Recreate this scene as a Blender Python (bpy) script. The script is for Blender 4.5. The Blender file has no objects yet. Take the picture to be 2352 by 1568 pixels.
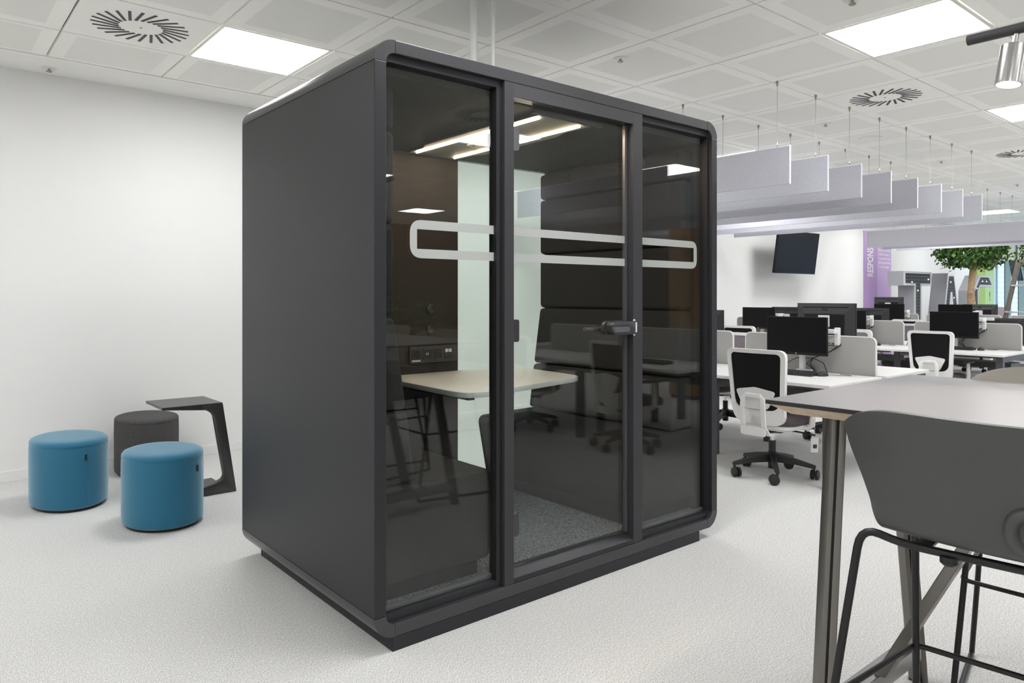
import bpy, bmesh, math, random
from mathutils import Vector, Matrix, Euler
random.seed(7)
PI = math.pi
C = bpy.context.scene.collection
SC = bpy.context.scene

# ------------------------------------------------------------------ camera, world, exposure
cam_d = bpy.data.cameras.new('camera')
cam = bpy.data.objects.new('camera', cam_d)
C.objects.link(cam)
cam.location = (0, 0, 1.35)
cam.rotation_euler = (PI / 2, 0, math.radians(50.11 - 90))
cam_d.sensor_width = 36
cam_d.lens = 1661 / 2352 * 36
cam_d.shift_y = -106 / 2352
cam_d.clip_start = 0.05
cam_d.clip_end = 200
SC.camera = cam

world = bpy.data.worlds.new('world')
SC.world = world
world.use_nodes = True
wn = world.node_tree.nodes
bg = wn['Background']
bg.inputs[0].default_value = (0.62, 0.78, 1.0, 1)
bg.inputs[1].default_value = 2.2

SC.view_settings.view_transform = 'Standard'
SC.view_settings.look = 'None'
SC.view_settings.gamma = 1
SC.view_settings.use_curve_mapping = False
SC.view_settings.exposure = 1.0
PANEL_STRENGTH = 11.0
SC.cycles.use_denoising = True
SC.cycles.max_bounces = 10
SC.cycles.diffuse_bounces = 5
SC.cycles.glossy_bounces = 4
SC.cycles.transparent_max_bounces = 16
SC.cycles.sample_clamp_indirect = 6
SC.cycles.caustics_reflective = False
SC.cycles.caustics_refractive = False

# ------------------------------------------------------------------ materials
MATS = {}


def mat(name, col, rough=0.5, metal=0.0, spec=0.5, noise=None, bump=None, coat=0.0):
    """noise=(scale, second colour, low, high), bump=(scale, strength)."""
    m = bpy.data.materials.new(name)
    m.use_nodes = True
    nt = m.node_tree
    b = nt.nodes['Principled BSDF']
    b.inputs['Base Color'].default_value = (*col, 1)
    b.inputs['Roughness'].default_value = rough
    b.inputs['Metallic'].default_value = metal
    b.inputs['Specular IOR Level'].default_value = spec
    b.inputs['Coat Weight'].default_value = coat
    if noise or bump:
        tc = nt.nodes.new('ShaderNodeTexCoord')
    if noise:
        n = nt.nodes.new('ShaderNodeTexNoise')
        n.inputs['Scale'].default_value = noise[0]
        n.inputs['Detail'].default_value = 4
        r = nt.nodes.new('ShaderNodeValToRGB')
        r.color_ramp.elements[0].position = noise[2]
        r.color_ramp.elements[1].position = noise[3]
        r.color_ramp.elements[0].color = (*noise[1], 1)
        r.color_ramp.elements[1].color = (*col, 1)
        nt.links.new(tc.outputs['Object'], n.inputs['Vector'])
        nt.links.new(n.outputs['Fac'], r.inputs['Fac'])
        nt.links.new(r.outputs['Color'], b.inputs['Base Color'])
    if bump:
        n2 = nt.nodes.new('ShaderNodeTexNoise')
        n2.inputs['Scale'].default_value = bump[0]
        n2.inputs['Detail'].default_value = 3
        bp = nt.nodes.new('ShaderNodeBump')
        bp.inputs['Strength'].default_value = bump[1]
        bp.inputs['Distance'].default_value = 0.004
        nt.links.new(tc.outputs['Object'], n2.inputs['Vector'])
        nt.links.new(n2.outputs['Fac'], bp.inputs['Height'])
        nt.links.new(bp.outputs['Normal'], b.inputs['Normal'])
    MATS[name] = m
    return m


def emit(name, col, strength):
    m = bpy.data.materials.new(name)
    m.use_nodes = True
    nt = m.node_tree
    nt.nodes.clear()
    e = nt.nodes.new('ShaderNodeEmission')
    e.inputs[0].default_value = (*col, 1)
    e.inputs[1].default_value = strength
    o = nt.nodes.new('ShaderNodeOutputMaterial')
    nt.links.new(e.outputs[0], o.inputs[0])
    MATS[name] = m
    return m


def glass(name, tint, ior=1.45, rough=0.0):
    """thin sheet glass: clear tinted transmission plus a Fresnel mirror."""
    m = bpy.data.materials.new(name)
    m.use_nodes = True
    nt = m.node_tree
    nt.nodes.clear()
    t = nt.nodes.new('ShaderNodeBsdfTransparent')
    t.inputs[0].default_value = (*tint, 1)
    g = nt.nodes.new('ShaderNodeBsdfGlossy')
    g.inputs['Roughness'].default_value = rough
    # Schlick reflectance, the same from both faces of the sheet
    lw = nt.nodes.new('ShaderNodeLayerWeight')
    lw.inputs['Blend'].default_value = 0.5
    pw = nt.nodes.new('ShaderNodeMath')
    pw.operation = 'POWER'
    pw.inputs[1].default_value = 5.0
    f = nt.nodes.new('ShaderNodeMath')
    f.operation = 'MULTIPLY_ADD'
    r0 = ((ior - 1) / (ior + 1)) ** 2
    f.inputs[1].default_value = 1 - r0
    f.inputs[2].default_value = r0
    mx = nt.nodes.new('ShaderNodeMixShader')
    o = nt.nodes.new('ShaderNodeOutputMaterial')
    nt.links.new(lw.outputs['Facing'], pw.inputs[0])
    nt.links.new(pw.outputs[0], f.inputs[0])
    nt.links.new(f.outputs[0], mx.inputs[0])
    nt.links.new(t.outputs[0], mx.inputs[1])
    nt.links.new(g.outputs[0], mx.inputs[2])
    nt.links.new(mx.outputs[0], o.inputs[0])
    MATS[name] = m
    return m


def carpet_mat(name, a, b, c, s1, s2):
    m = bpy.data.materials.new(name)
    m.use_nodes = True
    nt = m.node_tree
    bs = nt.nodes['Principled BSDF']
    bs.inputs['Roughness'].default_value = 0.95
    bs.inputs['Specular IOR Level'].default_value = 0.1
    tc = nt.nodes.new('ShaderNodeTexCoord')
    n1 = nt.nodes.new('ShaderNodeTexNoise')
    n1.inputs['Scale'].default_value = s1
    n1.inputs['Detail'].default_value = 3
    n1.inputs['Roughness'].default_value = 0.7
    n2 = nt.nodes.new('ShaderNodeTexNoise')
    n2.inputs['Scale'].default_value = s2
    n2.inputs['Detail'].default_value = 2
    r1 = nt.nodes.new('ShaderNodeValToRGB')
    r1.color_ramp.elements[0].position = 0.36
    r1.color_ramp.elements[0].color = (*a, 1)
    r1.color_ramp.elements[1].position = 0.56
    r1.color_ramp.elements[1].color = (*b, 1)
    mx = nt.nodes.new('ShaderNodeMix')
    mx.data_type = 'RGBA'
    mx.inputs['B'].default_value = (*c, 1)
    r2 = nt.nodes.new('ShaderNodeValToRGB')
    r2.color_ramp.elements[0].position = 0.42
    r2.color_ramp.elements[0].color = (0, 0, 0, 1)
    r2.color_ramp.elements[1].position = 0.66
    r2.color_ramp.elements[1].color = (0.55, 0.55, 0.55, 1)
    bp = nt.nodes.new('ShaderNodeBump')
    bp.inputs['Strength'].default_value = 0.18
    bp.inputs['Distance'].default_value = 0.004
    L = nt.links.new
    mp = nt.nodes.new('ShaderNodeMapping')
    mp.inputs['Scale'].default_value = (1.0, 0.6, 1.0)
    L(tc.outputs['Object'], mp.inputs['Vector'])
    L(mp.outputs[0], n1.inputs['Vector'])
    L(tc.outputs['Object'], n2.inputs['Vector'])
    L(n1.outputs['Fac'], r1.inputs['Fac'])
    L(n2.outputs['Fac'], r2.inputs['Fac'])
    L(r2.outputs['Color'], mx.inputs['Factor'])
    L(r1.outputs['Color'], mx.inputs['A'])
    L(mx.outputs['Result'], bs.inputs['Base Color'])
    L(n1.outputs['Fac'], bp.inputs['Height'])
    L(bp.outputs['Normal'], bs.inputs['Normal'])
    MATS[name] = m
    return m


def sheen(name, w, tint):
    b = MATS[name].node_tree.nodes['Principled BSDF']
    b.inputs['Sheen Weight'].default_value = w
    b.inputs['Sheen Roughness'].default_value = 0.38
    b.inputs['Sheen Tint'].default_value = (*tint, 1)


carpet_mat('carpet', (0.36, 0.355, 0.345), (0.755, 0.75, 0.735), (0.57, 0.565, 0.555), 230, 60)
carpet_mat('pod_carpet', (0.045, 0.05, 0.06), (0.30, 0.32, 0.36), (0.11, 0.12, 0.14), 170, 60)
mat('wall_paint', (0.86, 0.855, 0.84), 0.7, spec=0.2)
mat('wall_charcoal', (0.045, 0.044, 0.044), 0.7, spec=0.2)
mat('ceiling_paint', (0.90, 0.895, 0.87), 0.7, spec=0.2)
mat('tile_rim', (0.96, 0.95, 0.90), 0.45, spec=0.4)
mat('tile_perforated', (0.865, 0.86, 0.815), 0.6, spec=0.3)
mat('tile_gap', (0.55, 0.53, 0.43), 0.8)
emit('panel_light', (0.985, 0.99, 1.0), PANEL_STRENGTH)
mat('white_metal', (0.80, 0.80, 0.79), 0.35)
mat('vent_black', (0.018, 0.018, 0.02), 0.5)
mat('pod_metal', (0.024, 0.024, 0.028), 0.40, 0.0, 0.30)
mat('pod_frame', (0.070, 0.069, 0.074), 0.27, 0.5, 0.5)
mat('mullion_metal', (0.038, 0.037, 0.041), 0.5, 0.0, 0.35)
mat('pod_black', (0.012, 0.012, 0.013), 0.45)
mat('pod_inner', (0.025, 0.024, 0.024), 0.8, spec=0.2)
mat('pod_lining', (0.045, 0.040, 0.037), 0.75, spec=0.2)
mat('bench_fabric', (0.034, 0.0335, 0.033), 0.95, spec=0.1, noise=(300, (0.025, 0.025, 0.025), 0.35, 0.65))
mat('pod_ceiling', (0.036, 0.035, 0.033), 0.7, spec=0.2)
mat('pod_light_panel', (0.17, 0.175, 0.165), 0.6)
emit('led_warm', (1.0, 0.74, 0.50), 48)
emit('spot_lens', (1.0, 0.84, 0.66), 9)
glass('pod_glass', (0.955, 0.972, 0.958), 1.46)
glass('back_glass', (0.90, 0.945, 0.915), 1.45)
glass('window_glass', (0.93, 0.97, 0.99), 1.45)
m = mat('frost', (0.44, 0.455, 0.44), 0.6, spec=0.3)
mat('laminate_white', (0.80, 0.79, 0.76), 0.4)
mat('laminate_edge', (0.62, 0.65, 0.64), 0.45)
mat('socket_black', (0.022, 0.022, 0.023), 0.4)
mat('socket_grey', (0.06, 0.06, 0.062), 0.4)
mat('label_white', (0.85, 0.85, 0.83), 0.5)
mat('chrome', (0.72, 0.72, 0.73), 0.12, 1.0)
mat('brushed_steel', (0.46, 0.455, 0.45), 0.24, 1.0)
mat('lever_grey', (0.16, 0.16, 0.17), 0.35, 0.5)
mat('felt', (0.56, 0.56, 0.615), 0.95, spec=0.1, noise=(90, (0.51, 0.51, 0.56), 0.35, 0.65), bump=(400, 0.15))
mat('felt_cap', (0.80, 0.80, 0.82), 0.5)
mat('cable', (0.35, 0.35, 0.34), 0.4, 0.6)
mat('fitting', (0.38, 0.34, 0.25), 0.35, 0.7)
mat('blue_cloth', (0.040, 0.180, 0.285), 0.9, spec=0.15, noise=(420, (0.032, 0.15, 0.25), 0.35, 0.65), bump=(800, 0.25))
sheen('blue_cloth', 1.0, (.70, .90, 1.0))
mat('grey_cloth', (0.12, 0.115, 0.115), 0.95, spec=0.15, noise=(260, (0.055, 0.053, 0.053), 0.35, 0.62), bump=(700, 0.3))
mat('black_plastic', (0.014, 0.014, 0.015), 0.45)
mat('dark_grey_metal', (0.045, 0.045, 0.047), 0.45)
mat('table_black', (0.030, 0.029, 0.029), 0.36, spec=0.8)
mat('chair_white', (0.87, 0.86, 0.84), 0.4)
mat('chair_mesh', (0.010, 0.010, 0.011), 0.85, spec=0.2, bump=(1500, 0.3))
mat('mauve_cloth', (0.115, 0.095, 0.105), 0.9, spec=0.2, bump=(900, 0.2))
mat('mauve_back', (0.27, 0.235, 0.26), 0.9, spec=0.2, bump=(900, 0.2))
mat('desk_white', (0.77, 0.765, 0.75), 0.4)
mat('desk_grey', (0.055, 0.055, 0.057), 0.45)
mat('screen_felt', (0.40, 0.395, 0.38), 0.95, spec=0.1, noise=(200, (0.37, 0.365, 0.35), 0.35, 0.65))
mat('screen_mauve', (0.30, 0.255, 0.25), 0.95, spec=0.1)
mat('screen_trim', (0.80, 0.80, 0.78), 0.4)
mat('monitor_black', (0.010, 0.010, 0.011), 0.45, spec=0.3)
mat('monitor_back', (0.034, 0.034, 0.036), 0.5)
mat('monitor_screen', (0.006, 0.006, 0.007), 0.35, spec=0.15)
mat('key_black', (0.020, 0.020, 0.021), 0.5)
mat('stool_grey', (0.062, 0.062, 0.062), 0.42)
mat('stool_beige', (0.33, 0.30, 0.26), 0.45)
mat('stool_wire', (0.020, 0.020, 0.021), 0.32, 0.4)
mat('tabletop_dark', (0.20, 0.195, 0.20), 0.30, spec=0.75)
mat('tabletop_rim', (0.012, 0.012, 0.012), 0.5)
mat('ply', (0.58, 0.47, 0.34), 0.55, noise=(60, (0.50, 0.39, 0.27), 0.35, 0.65))
mat('leg_metal', (0.20, 0.19, 0.175), 0.30, 0.85)
mat('leg_slot', (0.012, 0.011, 0.010), 0.5)
mat('purple_dark', (0.50, 0.33, 0.60), 0.35)
mat('purple_light', (0.64, 0.45, 0.74), 0.3)
mat('print_white', (0.88, 0.86, 0.88), 0.5)
mat('lime_dark', (0.46, 0.62, 0.06), 0.4)
mat('lime_light', (0.62, 0.80, 0.24), 0.4)
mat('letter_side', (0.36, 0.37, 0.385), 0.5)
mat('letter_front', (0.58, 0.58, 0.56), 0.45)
mat('letter_cage', (0.035, 0.034, 0.033), 0.6)
mat('cage_wire', (0.26, 0.26, 0.26), 0.4, 0.6)
emit('bulb_glow', (1.0, 0.86, 0.68), 1.2)
mat('leaf_green', (0.055, 0.145, 0.022), 0.5, noise=(3.2, (0.025, 0.075, 0.014), 0.35, 0.65))
mat('leaf_light', (0.13, 0.27, 0.04), 0.5)
mat('bark', (0.52, 0.36, 0.21), 0.8, noise=(9, (0.30, 0.17, 0.08), 0.3, 0.5))
mat('pot', (0.30, 0.30, 0.30), 0.6)
mat('soil', (0.05, 0.035, 0.02), 0.9)
mat('ladder_wood', (0.21, 0.175, 0.14), 0.5)
mat('shelf_pale', (0.62, 0.60, 0.56), 0.5)
mat('tv_blue', (0.035, 0.06, 0.10), 0.25, noise=(3, (0.012, 0.02, 0.035), 0.35, 0.6))
mat('window_frame', (0.36, 0.48, 0.60), 0.4)
mat('window_gasket', (0.04, 0.05, 0.07), 0.4)
mat('facade', (0.66, 0.74, 0.84), 0.7)
mat('facade_slat', (0.50, 0.58, 0.70), 0.6)
mat('oak', (0.42, 0.25, 0.11), 0.5, noise=(4, (0.36, 0.20, 0.08), 0.3, 0.7))
mat('armchair_mauve', (0.36, 0.30, 0.33), 0.9)


# ------------------------------------------------------------------ mesh helpers
class MB:
    def __init__(self):
        self.v, self.f, self.m = [], [], []

    def add(self, vs, fs, mi=0, M=None):
        o = len(self.v)
        for p in vs:
            p = Vector(p)
            self.v.append(tuple(M @ p if M is not None else p))
        for f in fs:
            self.f.append([i + o for i in f])
            self.m.append(mi)
        return self

    def box(self, x0, x1, y0, y1, z0, z1, mi=0, M=None):
        vs = [(x, y, z) for z in (z0, z1) for y in (y0, y1) for x in (x0, x1)]
        return self.add(vs, [(0, 2, 3, 1), (4, 5, 7, 6), (0, 1, 5, 4), (2, 6, 7, 3), (0, 4, 6, 2), (1, 3, 7, 5)], mi, M)

    def prism(self, poly, a, b, axis='z', mi=0, M=None, mi_cap=None):
        """poly: 2-D points. axis z: (x,y); axis y: poly is (x,z); axis x: poly is (y,z)."""
        n = len(poly)
        ar = sum(poly[i][0] * poly[(i + 1) % n][1] - poly[(i + 1) % n][0] * poly[i][1] for i in range(n))
        if ar < 0:
            poly = poly[::-1]

        def P(p, t):
            return (p[0], p[1], t) if axis == 'z' else (p[0], t, p[1]) if axis == 'y' else (t, p[0], p[1])
        vs = [P(p, a) for p in poly] + [P(p, b) for p in poly]
        fl = axis == 'y'
        sides = [(i, (i + 1) % n, n + (i + 1) % n, n + i) for i in range(n)]
        caps = [tuple(range(n))[::-1], tuple(range(n, 2 * n))]
        if fl:
            sides = [s[::-1] for s in sides]
            caps = [c[::-1] for c in caps]
        self.add(vs, sides, mi, M)
        o = len(self.v) - 2 * n
        for c in caps:
            self.f.append([i + o for i in c])
            self.m.append(mi if mi_cap is None else mi_cap)
        return self

    def ring(self, outer, inner, a, b, axis='z', mi=0, M=None, closed=True):
        """a frame: outer and inner outlines of the same count."""
        n = len(outer)

        def P(p, t):
            return (p[0], p[1], t) if axis == 'z' else (p[0], t, p[1]) if axis == 'y' else (t, p[0], p[1])
        vs = [P(p, a) for p in outer] + [P(p, a) for p in inner] + [P(p, b) for p in outer] + [P(p, b) for p in inner]
        fs = []
        rng = range(n) if closed else range(n - 1)
        for i in rng:
            j = (i + 1) % n
            fs += [(i, j, n + j, n + i), (2 * n + i, 3 * n + i, 3 * n + j, 2 * n + j), (i, 2 * n + i, 2 * n + j, j),
                   (n + i, n + j, 3 * n + j, 3 * n + i)]
        if not closed:
            fs += [(0, n, 3 * n, 2 * n), (n - 1, 3 * n - 1, 4 * n - 1, 2 * n - 1)]
        return self.add(vs, fs, mi, M)

    def tube(self, pts, r, seg=8, mi=0, closed=False, M=None, caps=True):
        pts = [Vector(p) for p in pts]
        n = len(pts)
        rs = r if isinstance(r, (list, tuple)) else [r] * n
        vs, fs = [], []
        prev = None
        for i, p in enumerate(pts):
            a = pts[i - 1] if (i > 0 or closed) else p
            b = pts[(i + 1) % n] if (i < n - 1 or closed) else p
            t = (b - a).normalized()
            if prev is None:
                u = Vector((0, 0, 1)) if abs(t.z) < 0.9 else Vector((1, 0, 0))
            else:
                u = prev
            u = (u - t * u.dot(t)).normalized()
            prev = u
            w = t.cross(u)
            for k in range(seg):
                an = 2 * PI * k / seg
                vs.append(p + (u * math.cos(an) + w * math.sin(an)) * rs[i])
        for i in range(n if closed else n - 1):
            j = (i + 1) % n
            for k in range(seg):
                l = (k + 1) % seg
                fs.append((i * seg + k, i * seg + l, j * seg + l, j * seg + k))
        if caps and not closed:
            fs.append(tuple(range(seg))[::-1])
            fs.append(tuple(range((n - 1) * seg, n * seg)))
        return self.add(vs, fs, mi, M)

    def lathe(self, prof, seg=24, mi=0, M=None):
        """prof: (r, z) from bottom to top."""
        vs, fs = [], []
        n = len(prof)
        for r, z in prof:
            for k in range(seg):
                a = 2 * PI * k / seg
                vs.append((r * math.cos(a), r * math.sin(a), z))
        for i in range(n - 1):
            for k in range(seg):
                l = (k + 1) % seg
                fs.append((i * seg + k, i * seg + l, (i + 1) * seg + l, (i + 1) * seg + k))
        if prof[0][0] > 1e-6:
            fs.append(tuple(range(seg))[::-1])
        if prof[-1][0] > 1e-6:
            fs.append(tuple(range((n - 1) * seg, n * seg)))
        return self.add(vs, fs, mi, M)

    def grid(self, fn, nu, nv, mi=0, M=None, skip=None):
        vs = [fn(u / nu, v / nv) for v in range(nv + 1) for u in range(nu + 1)]
        fs = []
        for v in range(nv):
            for u in range(nu):
                if skip and skip((u + .5) / nu, (v + .5) / nv):
                    continue
                a = v * (nu + 1) + u
                fs.append((a, a + 1, a + nu + 2, a + nu + 1))
        return self.add(vs, fs, mi, M)

    def mesh(self, name, mats, smooth=None, bevel=0.0, bseg=2):
        me = bpy.data.meshes.new(name)
        me.from_pydata(self.v, [], self.f)
        for mm in mats:
            me.materials.append(MATS[mm])
        me.polygons.foreach_set('material_index', self.m)
        me.validate()
        bm = bmesh.new()
        bm.from_mesh(me)
        bmesh.ops.remove_doubles(bm, verts=bm.verts, dist=1e-6)
        bmesh.ops.recalc_face_normals(bm, faces=bm.faces)
        if bevel > 0:
            es = [e for e in bm.edges if len(e.link_faces) == 2 and e.calc_face_angle(0) > 0.5]
            bmesh.ops.bevel(bm, geom=es, offset=bevel, segments=bseg, affect='EDGES', profile=0.5, clamp_overlap=True)
        bm.to_mesh(me)
        bm.free()
        if smooth is not None:
            me.polygons.foreach_set('use_smooth', [True] * len(me.polygons))
            me.set_sharp_from_angle(angle=math.radians(smooth))
        return me

    def build(self, name, mats, parent=None, smooth=None, bevel=0.0, bseg=2, loc=(0, 0, 0), rot=(0, 0, 0)):
        if isinstance(mats, str):
            mats = [mats]
        return link(self.mesh(name, mats, smooth, bevel, bseg), name, parent, loc, rot)


def link(me, name, parent=None, loc=(0, 0, 0), rot=(0, 0, 0)):
    o = bpy.data.objects.new(name, me)
    C.objects.link(o)
    o.location = loc
    o.rotation_euler = rot
    if parent is not None:
        o.parent = parent
    return o


def tag(o, label, cat, group=None):
    o['label'] = label
    o['category'] = cat
    if group:
        o['group'] = group
    return o


def thing(name, label, cat, loc=(0, 0, 0), rz=0.0, group=None):
    o = bpy.data.objects.new(name, None)
    o.empty_display_size = 0.1
    C.objects.link(o)
    o.location = loc
    o.rotation_euler = (0, 0, rz)
    return tag(o, label, cat, group)


KIDS = {}


def dup(root, loc, rz=0.0, label=None):
    def cp(o, par):
        c = o.copy()
        C.objects.link(c)
        if par is not None:
            c.parent = par
        for ch in kids(o):
            cp(ch, c)
        return c
    r = cp(root, None)
    r.location = loc
    r.rotation_euler = (0, 0, rz)
    if label:
        r['label'] = label
    return r


def kids(o):
    if o.name not in KIDS:
        KIDS[o.name] = [c for c in C.objects if c.parent == o]
    return KIDS[o.name]


def struct(name, mb, mats, smooth=None, bevel=0.0, parent=None):
    o = mb.build(name, mats, parent, smooth, bevel)
    if parent is None:
        o['kind'] = 'structure'
    return o


def rrect(x0, x1, y0, y1, r, n=6):
    """rounded rectangle outline, counter-clockwise."""
    rs = r if isinstance(r, (list, tuple)) else [r] * 4     # corners: x0y0, x1y0, x1y1, x0y1
    out = []
    for (cx, cy, a0, rr) in ((x0 + rs[0], y0 + rs[0], PI, rs[0]), (x1 - rs[1], y0 + rs[1], 1.5 * PI, rs[1]),
                             (x1 - rs[2], y1 - rs[2], 0, rs[2]), (x0 + rs[3], y1 - rs[3], .5 * PI, rs[3])):
        for k in range(n + 1):
            a = a0 + .5 * PI * k / n
            out.append((cx + rr * math.cos(a), cy + rr * math.sin(a)))
    return out


def round_poly(pts, r, n=5):
    """polygon with rounded corners (radius per corner or one for all)."""
    out = []
    N = len(pts)
    for i in range(N):
        p = Vector(pts[i])
        a = (Vector(pts[i - 1]) - p)
        b = (Vector(pts[(i + 1) % N]) - p)
        rr = r[i] if isinstance(r, (list, tuple)) else r
        if rr <= 0:
            out.append(tuple(p))
            continue
        la, lb = a.length, b.length
        a.normalize()
        b.normalize()
        ang = math.acos(max(-1, min(1, a.dot(b))))
        t = min(rr / math.tan(ang / 2), la * .49, lb * .49)
        for k in range(n + 1):
            s = k / n
            q = (p + a * t) * (1 - s) ** 2 + p * 2 * s * (1 - s) + (p + b * t) * s ** 2
            out.append(tuple(q))
    return out


def text_mesh(s, size, extrude=0.001, shear=0.0, bold=0.0, align='CENTER'):
    cu = bpy.data.curves.new('lettering', 'FONT')
    cu.body = s
    cu.size = size
    cu.extrude = extrude
    cu.shear = shear
    cu.offset = bold
    cu.align_x = align
    cu.align_y = 'CENTER'
    cu.resolution_u = 3
    o = bpy.data.objects.new('lettering', cu)
    C.objects.link(o)
    dg = bpy.context.evaluated_depsgraph_get()
    me = bpy.data.meshes.new_from_object(o.evaluated_get(dg))
    bpy.data.objects.remove(o)
    bpy.data.curves.remove(cu)
    return me


def lettering(s, size, material, parent, loc, rot, name='lettering', **k):
    me = text_mesh(s, size, **k)
    me.materials.clear()
    me.materials.append(MATS[material])
    return link(me, name, parent, loc, rot)


def Rz(a):
    return Matrix.Rotation(a, 4, 'Z')


def T(x, y, z):
    return Matrix.Translation((x, y, z))

# ------------------------------------------------------------------ room shell
XL, XR, YB, YF, ZC = -3.6, 21.7, 6.36, -9.6, 3.0
GX0, GPX, GY0, GPY = 2.945, 0.7363, 3.009, 0.752       # ceiling grid origin and pitch
struct('floor', MB().box(XL - .2, XR + .2, YF - .2, YB + .2, -0.12, 0), 'carpet')
struct('wall_back', MB().box(XL - .2, XR + .2, YB, YB + .2, 0, 3.25), 'wall_paint')
struct('wall_left', MB().box(XL - .2, XL, YF, YB, 0, 3.25), 'wall_paint')
struct('wall_front', MB().box(XL - .2, XR + .2, YF - .2, YF, 0, 3.25), 'wall_charcoal')
struct('baseboard_back', MB().box(XL, XR, YB - .012, YB, 0, .078), 'wall_paint', bevel=.002)
struct('baseboard_left', MB().box(XL, XL + .012, YF, YB - .012, 0, .078), 'wall_paint')
struct('baseboard_front', MB().box(XL, XR, YF, YF + .012, 0, .078), 'wall_paint')
# plaster margin of the ceiling along the back wall, with the metal edge trim of the tile field
struct('trim_1', MB().box(XL, XR, 5.922, YB, 3.0, 3.05), 'ceiling_paint')
struct('trim_2', MB().box(XL, XR, 5.892, 5.918, 2.994, 3.03), 'tile_rim', bevel=.002)

ceiling = struct('ceiling', MB().box(XL, XR, YF, 5.92, 3.045, 3.09), 'tile_gap')
LIGHTS = [(i, j) for i in (-6, -2, 2, 6, 10, 14, 18, 22) for j in (2, -2, -6, -10, -14)]
VENTS = [(-3, 2), (4, -1), (9, -1), (1, -5), (16, -1), (-8, -5)]


def cell(i, j):
    return GX0 + GPX * i, GX0 + GPX * (i + 1), GY0 + GPY * j, GY0 + GPY * (j + 1)


def tile_mb(mb, w, h, cx=0, cy=0):
    """metal pan tile: bevelled edge, plain rim, perforated field pressed in a hair."""
    g, c, rim = .003, .004, .092
    rx, ry = w / 2 - g, h / 2 - g
    if h < .7:
        pts = (rx, ry), (rx - c, ry - c), (rx - rim, ry - .045)
    else:
        pts = (rx, ry), (rx - c, ry - c), (rx - rim, ry - rim)
    zs = (3.024, 3.0, 3.0)
    vs = []
    for (a, b), z in zip(pts, zs):
        vs += [(cx - a, cy - b, z), (cx + a, cy - b, z), (cx + a, cy + b, z), (cx - a, cy + b, z)]
    a, b = pts[2]
    vs += [(cx + sx * (a - .001), cy + sy * (b - .001), 3.001) for sx, sy in ((-1, -1), (1, -1), (1, 1), (-1, 1))]
    o = len(mb.v)
    mb.v += vs
    for ring_ in range(3):
        for k in range(4):
            l = (k + 1) % 4
            mb.f.append([o + ring_ * 4 + l, o + ring_ * 4 + k, o + ring_ * 4 + 4 + k, o + ring_ * 4 + 4 + l])
            mb.m.append(0)
    mb.f.append([o + 12 + k for k in (3, 2, 1, 0)])
    mb.m.append(1)
    return mb


TH = math.radians(50.11)


def in_view(x, y, z):
    d = x * math.cos(TH) + y * math.sin(TH)
    r = x * math.sin(TH) - y * math.cos(TH)
    if d < .3:
        return None
    px, py = 1176 + 1661 * r / d, 678 - 1661 * (z - 1.35) / d
    return d if -150 < px < 2500 and -150 < py < 1700 else None


tm_full = tile_mb(MB(), GPX, GPY).mesh('ceiling_tile', ['tile_rim', 'tile_perforated'])
EDGE_H = 5.892 - (GY0 + GPY * 3)
tm_edge = tile_mb(MB(), GPX, EDGE_H).mesh('ceiling_tile', ['tile_rim', 'tile_perforated'])
rest = MB()
cands = []
for i in range(-9, 26):
    for j in range(-17, 4):
        if (i, j) in LIGHTS or (i, j) in VENTS:
            continue
        x0, x1, y0, y1 = cell(i, j)
        if x0 < XL - .4 or x1 > XR + .4:
            continue
        h = GPY if j < 3 else EDGE_H
        cx, cy = (x0 + x1) / 2, y0 + h / 2
        d = min([q for q in (in_view(x, y, 3.0) for x in (x0, x1) for y in (y0, y0 + h)) if q] or [999])
        cands.append((d, j == 3, cx, cy, h))
cands.sort()
for n, (d, edge, cx, cy, h) in enumerate(cands):
    if n < 240 and d < 900:
        link(tm_edge if edge else tm_full, 'ceiling_tile', ceiling, (cx, cy, 0))
    else:
        tile_mb(rest, GPX, h, cx, cy)
ro = rest.build('ceiling_tiles_far', ['tile_rim', 'tile_perforated'], ceiling)
ro['kind'] = 'stuff'

# recessed light panels
fr = MB()
hw, hh = GPX / 2 - .004, GPY / 2 - .004
sq = lambda a, b: [(-a, -b), (a, -b), (a, b), (-a, b)]
fr.ring(sq(hw, hh), sq(hw - .022, hh - .022), 2.998, 3.02)
frame_me = fr.mesh('frame', ['white_metal'])
diff_me = MB().box(-hw + .022, hw - .022, -hh + .022, hh - .022, 3.003, 3.012).mesh('diffuser', ['panel_light'])
LIGHT_LABELS = {(-2, 2): 'square recessed ceiling light panel above the ottomans beside the swirl vent',
                (2, -2): 'large square ceiling light panel at the upper right beside the black track',
                (6, -2): 'square ceiling light panel cut by the frame edge below the spotlight',
                (18, 2): 'far square ceiling light panel glowing above the distant row of baffles',
                (6, 2): 'square ceiling light panel covered by the nearest lavender baffle',
                (10, 2): 'square ceiling light panel covered by the third and fourth lavender baffles',
                (14, 2): 'square ceiling light panel covered by the sixth lavender baffle',
                (2, 2): 'square recessed ceiling light panel hidden behind the top of the black pod'}
for (i, j) in LIGHTS:
    x0, x1, y0, y1 = cell(i, j)
    if x1 > XR or x0 < XL:
        continue
    lab = LIGHT_LABELS.get((i, j), 'square recessed ceiling light panel out of the picture')
    t = thing('ceiling_light', lab, 'ceiling light', ((x0 + x1) / 2, (y0 + y1) / 2, 0), 0,
              'recessed ceiling light panels')
    link(frame_me, 'frame', t)
    link(diff_me, 'diffuser', t)

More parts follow.
